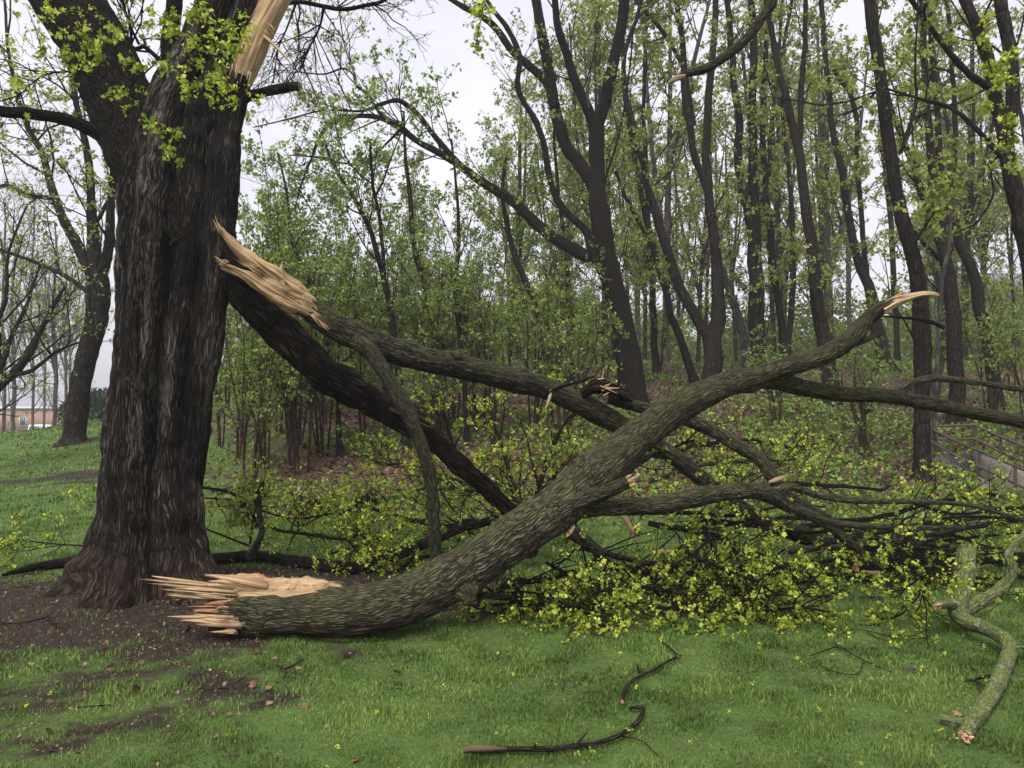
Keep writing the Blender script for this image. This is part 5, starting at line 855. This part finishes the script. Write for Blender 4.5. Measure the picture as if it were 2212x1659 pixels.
spots = [(520, 15, 1), (580, 14, 0), (640, 13.8, 2), (790, 15.5, 2), (860, 16.5, 0), (980, 17, 2), (1040, 16, 0), (705, 17.5, 2), (600, 17, 2), (1300, 20.5, 2), (560, 19.8, 4), (660, 22, 4), (760, 20.5, 4), (850, 23, 4), (940, 21.5, 4), (1015, 24, 4), (1090, 22.5, 4), (1200, 24, 4), (540, 12.6, 2), (655, 13.4, 2), (480, 16.5, 2), (640, 15.6, 2), (700, 14.6, 0), (930, 14.6, 2), (960, 16, 0), (1070, 15.5, 2), (1150, 17, 0), (1220, 15.5, 1), (1260, 19, 2), (1680, 17, 3), (1870, 14.6, 3), (2020, 20, 2), (2140, 17.5, 1), (2190, 21, 2), (1640, 24, 2), (1800, 25, 2), (1420, 24, 2), (1180, 21, 2), (1000, 19, 0), (840, 19.5, 2), (690, 18.6, 2), (540, 19.5, 0), (490, 21, 2), (2230, 15.6, 1), ]
u4 = [False] * 5; g = np.random.default_rng(801)
def where(u, d, k): return place('tall slender sapling clump' if k == 4 else ['broad green shrub', 'bushy green shrub', 'tall leggy green shrub', 'low green shrub'][k], u, d)
for (u, d, k) in spots:
    x = (u - W2) / F * d; loc = (x, d, float(ground(x, d))); sc = g.uniform(.85, 1.2); rz = g.uniform(0, 6.28)
    if not u4[k]: o = sp_[k]; o.location = loc; o.rotation_euler = (0, 0, rz); o.scale = (sc,) * 3; o['label'] = where(u, d, k); u4[k] = True
    else: dup(sp_[k], loc, rz, sc, where(u, d, k))
# far thicket mass
g = np.random.default_rng(900); mb = MB(); n = 52000
y = g.uniform(44, 62, n); u = g.uniform(430, 2500, n); x = (u - W2) / F * y; hmax = 4.2 + 2.6 * pn(x * .16, y * .1, 5.) + 1.5 * pn(x * .6, y * .5, 2.)
z = ground(x, y) + g.uniform(0, 1, n) ** .8 * hmax; ok = fbm(x * .35, z * .4, 3., 3) > -.35; clusters(mb, np.stack([x, y, z], 1)[ok], .26, g, 3, .7, valj=.5)
tag(mb.build('distant_thicket', M_green), 'hazy green mass of distant bushes behind the wood', None, kind='stuff')
# overhanging broken branch at the top, right of centre, and branch at the top left of centre
t = thing('hanging_broken_branch', 'curved dark mossy branch hanging in from the top with a torn tan end', 'branch', P(1600, 110, 7.))
stick(t, [(1448, 176, 8, 7.), (1480, 160, 16, 7.), (1530, 145, 20, 7.), (1580, 112, 22, 7.), (1620, 75, 22, 7.), (1655, 25, 22, 7.), (1672, -10, 22, 7.), (1700, -150, 24, 7.2), (1760, -400, 30, 7.5)], M_limb, 'stem', 36, .005)
mb = MB(); hero(mb, wpath([(1442, 180, 4, 6.98), (1460, 170, 12, 6.98), (1480, 164, 10, 6.98)]), .01, 14, .002, (30, 2), .15, None, one, seed=2.); mb.build('torn_end', bark_mat('torn_wood_dull', (.2, .1, .06), (.3, .18, .1), (.4, .26, .16), wood=(.30, .19, .12)), t, True)
t = thing('overhead_branch', 'thin dark branch with bare curling twigs crossing the top edge left of centre', 'branch', P(700, 10, 8.))
A = limb_tree(t, [[(560, -60, 12, 8.), (600, 2, 10, 8.), (650, 4, 10, 8.), (700, 14, 10, 8.), (740, 20, 10, 8.), (790, 12, 9, 8.), (838, -4, 8, 8.), (900, -60, 8, 8.)], [(700, 14, 7, 8.), (690, 60, 5, 8.), (670, 100, 4, 8.), (650, 150, 3, 8.)], [(640, 5, 6, 8.), (620, 60, 4, 8.), (600, 110, 3, 8.), (590, 180, 3, 8.)]], M_dark, name='stem', sides=14, bark=.003)
leafy(t, A, np.random.default_rng(55), n1=14, L1=(.4, 1.3), n2=5, L2=(.2, .6), n3=2, L3=(.05, .2), size=.02, leaves=2, dens=.5, trop=-.03, clamp=False)
# leafy twig ends hanging near the camera from above
for lb, pa, n1, d0 in (('leaf cluster on a twig hanging close to the camera at the top', [(1052, -120, 4, 2.6), (1048, -40, 3.5, 2.55), (1042, 20, 3, 2.5), (1035, 60, 2.5, 2.5), (1028, 95, 2, 2.5)], 3, 2.5), ('yellow leafy twig dangling at the top right corner', [(2180, -120, 6, 6.), (2150, -20, 5, 6.), (2120, 60, 4, 6.), (2140, 150, 3.5, 5.9), (2170, 240, 3, 5.8), (2175, 320, 2, 5.8)], 13, 6.), ('yellow leafy twig hanging beside the right edge fork', [(2230, -100, 6, 6.2), (2215, 20, 5, 6.1), (2195, 100, 4, 6.), (2170, 130, 3, 6.), (2130, 150, 2, 6.)], 12, 6.)):
    t = thing('hanging_twig', lb, 'twig', wpath(pa[:1])[0][:3]); c = wpath(pa); mb = MB(); hero(mb, c, .02, 8, .001, seed=1.); mb.build('stem', M_dark, t, True)
    g = np.random.default_rng(int(pa[0][0])); A = resamp(catmull(c, .05), 16)[None]; mb = MB(); a, ra = spawn(A[..., :3], A[..., 3], n1, (.3, 1.), (.05, .3 if d0 > 3 else .07), (.4, 1.1), 4, .2, -.1, .01, g); tubes(mb, a, ra, 4); mb.build('twigs', M_dark, t)
    mb = MB(); ps = np.concatenate([along(a, 2.2 * np.ones(len(a)), g, (.5, 1.)), A[0, -6 if d0 < 3 else -4:, :3]]); clusters(mb, ps, .030 if d0 > 3 else .013, g, 16, .9 if d0 > 3 else 1.3, .4, .2, valj=.5); mb.build('foliage', M_leafy, t)
# stumps at the lawn edge
for k, (u, v, w, lb) in enumerate([(672, 1112, 52, 'low black rotten stump at the edge of the lawn'), (790, 1100, 44, 'dark stump partly hidden by yellow leaves at the lawn edge')]):
    d = gd(u, v); p = P(u, v, d); t = thing('tree_stump', lb, 'stump', p); mb = MB(); r = .5 * w * d / F
    hero(mb, np.array([[*p - [0, 0, .08], r * 1.3], [*p + [0, 0, .08], r * 1.05], [*p + [.01, 0, .18], r * .95], [*p + [.02, 0, .24], r * .9]]), .02, 40, .02, (14, 3), .2, seed=float(k)); mb.build('stump_wood', M_decay, t, True)
# ------------------------------------------------------------------ stairwell with pipe railings at the right
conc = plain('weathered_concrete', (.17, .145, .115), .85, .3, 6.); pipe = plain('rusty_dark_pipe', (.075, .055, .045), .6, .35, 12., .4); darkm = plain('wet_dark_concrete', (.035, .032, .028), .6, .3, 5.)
def wall_between(mb, a, b, th, zb):
    a = np.array(a); b = np.array(b); dv = b - a; n = np.array([-dv[1], dv[0], 0]); n = n / np.linalg.norm(n) * th / 2; vs = []
    for p in (a, b):
        for s in (-1, 1):
            vs.append(p + n * s); q_ = p + n * s; q_ = q_.copy(); q_[2] = zb; vs.append(q_)
    mb.add(vs, [[0, 4, 6, 2], [1, 3, 7, 5], [0, 1, 5, 4], [2, 6, 7, 3], [0, 2, 3, 1], [4, 5, 7, 6]])
st = thing('concrete_stairwell', 'sunken concrete stairwell with pale side walls beside the thick trunk', 'stairwell', P(2100, 1040, 13))
a0, a1 = P(2009, 982, 14.2), P(2150, 1056, 12.3); b0, b1 = P(2112, 980, 14.2), P(2290, 1056, 12.)
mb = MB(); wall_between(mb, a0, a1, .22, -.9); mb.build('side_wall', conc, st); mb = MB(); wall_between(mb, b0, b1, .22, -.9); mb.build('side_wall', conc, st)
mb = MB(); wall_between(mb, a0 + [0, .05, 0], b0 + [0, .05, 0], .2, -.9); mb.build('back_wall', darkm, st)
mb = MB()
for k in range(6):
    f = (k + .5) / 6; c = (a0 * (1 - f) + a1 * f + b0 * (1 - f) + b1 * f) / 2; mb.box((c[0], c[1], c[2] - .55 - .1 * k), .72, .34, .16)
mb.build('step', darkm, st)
def rail(lb, lines, posts):
    t = thing('pipe_railing', lb, 'railing', P(*posts[0][:2], posts[0][4]))
    for k, (pa, nm) in enumerate(lines): mb = MB(); c = np.array([[*P(u, v, d), .022] for u, v, d in pa]); r_ = resamp(c, 6); tubes(mb, r_[None, :, :3], r_[None, :, 3], 10); mb.build(nm, pipe, t, True)
    for (u, v0, u2, v1, d) in posts: mb = MB(); c = np.array([[*P(u, v0, d), .024], [*P(u2, v1, d), .024]]); r_ = resamp(c, 3); tubes(mb, r_[None, :, :3], r_[None, :, 3], 10); mb.build('post', pipe, t, True)
rail('rusty pipe railing sloping down along the near side of the stairwell', [([(2008, 925, 14.), (2054, 948, 13.6), (2115, 974, 13.), (2195, 1008, 12.2), (2300, 1052, 11.4)], 'top_rail'), ([(2008, 952, 14.), (2055, 980, 13.6), (2115, 1008, 13.), (2195, 1046, 12.2), (2300, 1095, 11.4)], 'lower_rail')], [(2054, 946, 2055, 1012, 13.6), (2115, 972, 2117, 1040, 13.), (2193, 1004, 2194, 1092, 12.2)])
rail('rusty pipe railing along the back and far side of the stairwell', [([(2008, 921, 14.8), (2104, 918, 14.8)], 'top_rail'), ([(2008, 949, 14.8), (2104, 948, 14.8)], 'lower_rail'), ([(2104, 918, 14.8), (2160, 943, 14.1), (2240, 975, 13.2)], 'top_rail'), ([(2104, 948, 14.8), (2160, 975, 14.1), (2240, 1010, 13.2)], 'lower_rail')], [(2010, 919, 2010, 985, 14.8), (2104, 916, 2105, 985, 14.8), (2162, 941, 2163, 1005, 14.1)])
# ------------------------------------------------------------------ far buildings and the pickup
brick = plain('salmon_brick', (.36, .20, .15), .9, .12, 3.); white = plain('white_trim', (.62, .62, .62), .6, .06, 2.); glass = plain('window_glass', (.05, .06, .07), .2, .1, 2., .5); roofm = plain('grey_roof', (.20, .19, .19), .9, .15, 2.); paint = plain('white_paint', (.72, .73, .75), .35, .04, 1., .5); tyre = plain('tyre_rubber', (.02, .02, .02), .8, .2, 10.)
bl = thing('brick_building', 'long low salmon brick building with white fascia beyond the lawn at left', 'building', (-75, 110, -2))
x0, x1, yb = -98., -56.5, 110.; z0 = float(ground(-75, 110))
mb = MB(); mb.box(((x0 + x1) / 2, yb + 6, z0 + 1.35), x1 - x0, 12, 3.5); mb.build('wall', brick, bl)
mb = MB(); mb.box(((x0 + x1) / 2, yb + 6, z0 + 3.25), x1 - x0 + .6, 12.6, .3); mb.build('roof', white, bl)
for k, xx in enumerate((-92, -86, -79, -72, -67.5, -61)): 
    mb = MB(); mb.box((xx, yb - .02, z0 + 1.4), .9, .12, 1.3); f = mb.build('window', white, bl); mb = MB(); mb.box((xx, yb - .09, z0 + 1.4), .7, .05, 1.1); mb.build('pane', glass, f, loc=bl.location)
hs_ = thing('pale_house', 'pale house with brick base seen between the trunks at far right', 'house', (31, 48, 3))
zr = float(ground(31, 48)); mb = MB(); mb.box((33, 52, zr + 3.2), 9, 7, 3.6); mb.build('upper_wall', plain('cream_siding', (.52, .48, .42), .8, .06, 1.), hs_); mb = MB(); mb.box((33, 52, zr + .6), 9.1, 7.1, 1.7); mb.build('brick_base', brick, hs_)
mb = MB(); vs = np.array([[28, 48, zr + 4.9], [38, 48, zr + 4.9], [38, 56, zr + 4.9], [28, 56, zr + 4.9], [28, 52, zr + 7], [38, 52, zr + 7]]); mb.add(vs, [[0, 1, 5, 4], [2, 3, 4, 5], [0, 3, 2, 1]], [[0, 4, 3], [1, 2, 5]]); mb.build('roof', roofm, hs_)
for xx in (30.2, 32.4, 35.): mb = MB(); mb.box((xx, 48.46, zr + 3.4), .9, .1, 1.3); mb.build('window', glass, hs_)
h2 = thing('far_house', 'low tan house glimpsed through the leaves right of the old trunk', 'house', (-17, 46, 1)); zz = float(ground(-17, 46))
mb = MB(); mb.box((-15.5, 50, zz + 1.2), 9, 7, 2.8); mb.build('wall', plain('tan_siding', (.38, .27, .2), .8, .1, 1.), h2); mb = MB(); mb.box((-15.5, 50, zz + 2.75), 9.8, 7.8, .35); mb.build('roof', roofm, h2); mb = MB(); mb.box((-16.4, 46.46, zz + 1.2), 1.2, .1, 1.1); mb.build('window', glass, h2)
cx, cy = -50.3, 85.; cz = float(ground(cx, cy)) + .05
pk = thing('white_pickup', 'white pickup truck parked in front of the brick building', 'pickup truck', (cx, cy, cz))
def prism(mb, prof, y0, y1):
    n = len(prof); V = [(x, y0, z) for x, z in prof] + [(x, y1, z) for x, z in prof]; mb.add(V, [[i, (i + 1) % n, (i + 1) % n + n, i + n] for i in range(n)], [[0, i + 1, i] for i in range(1, n - 1)] + [[n, n + i, n + i + 1] for i in range(1, n - 1)])
mb = MB(); prism(mb, [(cx + a, cz + h) for a, h in ((-2.7, .4), (2.7, .4), (2.75, .75), (2.6, 1.05), (1.5, 1.15), (-2.65, 1.15), (-2.7, .9))], cy - .95, cy + .95); mb.build('body', paint, pk)
mb = MB(); prism(mb, [(cx + a, cz + h) for a, h in ((-.9, 1.152), (1.5, 1.152), (.85, 1.75), (.6, 1.82), (-.7, 1.82))], cy - .82, cy + .82); mb.build('cab', paint, pk)
mb = MB(); prism(mb, [(cx + a, cz + h) for a, h in ((-.75, 1.2), (1.3, 1.2), (.78, 1.68), (-.62, 1.70))], cy - .84, cy + .84); mb.build('window', glass, pk)
for sx in (-1.75, 1.75):
    for sy in (-.9, .9):
        mb = MB(); a = np.linspace(0, 6.28, 18, endpoint=False); V = [(cx + sx + .38 * math.cos(q_), cy + sy + s_, cz + .38 + .38 * math.sin(q_)) for s_ in (-.12, .12) for q_ in a]; mb.add(V, [[i, (i + 1) % 18, (i + 1) % 18 + 18, i + 18] for i in range(18)], [[0, i + 1, i] for i in range(1, 17)] + [[18, 18 + i, 19 + i] for i in range(1, 17)]); mb.build('wheel', tyre, pk)
# dark evergreen bush by the crest behind the old trunk
g = np.random.default_rng(950); t = thing('evergreen_bush', 'dark evergreen bush on the rise just left of the old trunk', 'bush', (-16.6, 32, float(ground(-16.6, 32)))); mb = MB(); n = 2600; q_ = nrm(g.normal(size=(n, 3))) * g.uniform(.2, 1, (n, 1)) ** .5; q_ = q_ * [1.5, 1.3, 1.1] + np.array([-16.6, 32, float(ground(-16.6, 32)) + 1.]); clusters(mb, q_, .12, g, 4, .5); mb.build('foliage', leaf_mat('evergreen', (.008, .022, .010), (.018, .042, .018), (.035, .07, .03), .1), t)
mb = MB(); c = np.array([[-16.6, 32, float(ground(-16.6, 32)) - .1, .1], [-16.6, 32, float(ground(-16.6, 32)) + 1.2, .05]]); r_ = resamp(c, 4); tubes(mb, r_[None, :, :3], r_[None, :, 3], 8); mb.build('trunk', M_dark, t)

# ------------------------------------------------------------------ haze
hz = bpy.data.materials.new('misty_air'); hz.use_nodes = True; nt = hz.node_tree; nt.nodes.clear(); o_ = nt.nodes.new('ShaderNodeOutputMaterial'); v_ = nt.nodes.new('ShaderNodeVolumePrincipled')
v_.inputs['Color'].default_value = (.86, .85, .92, 1); v_.inputs['Density'].default_value = .0014; v_.inputs['Anisotropy'].default_value = .2; nt.links.new(v_.outputs[0], o_.inputs['Volume'])
mb = MB(); mb.box((0, 65, 9.5), 260, 150, 29); tag(mb.build('haze', hz), 'thin pale mist in the air', None, kind='stuff')
S.cycles.volume_bounces = 1
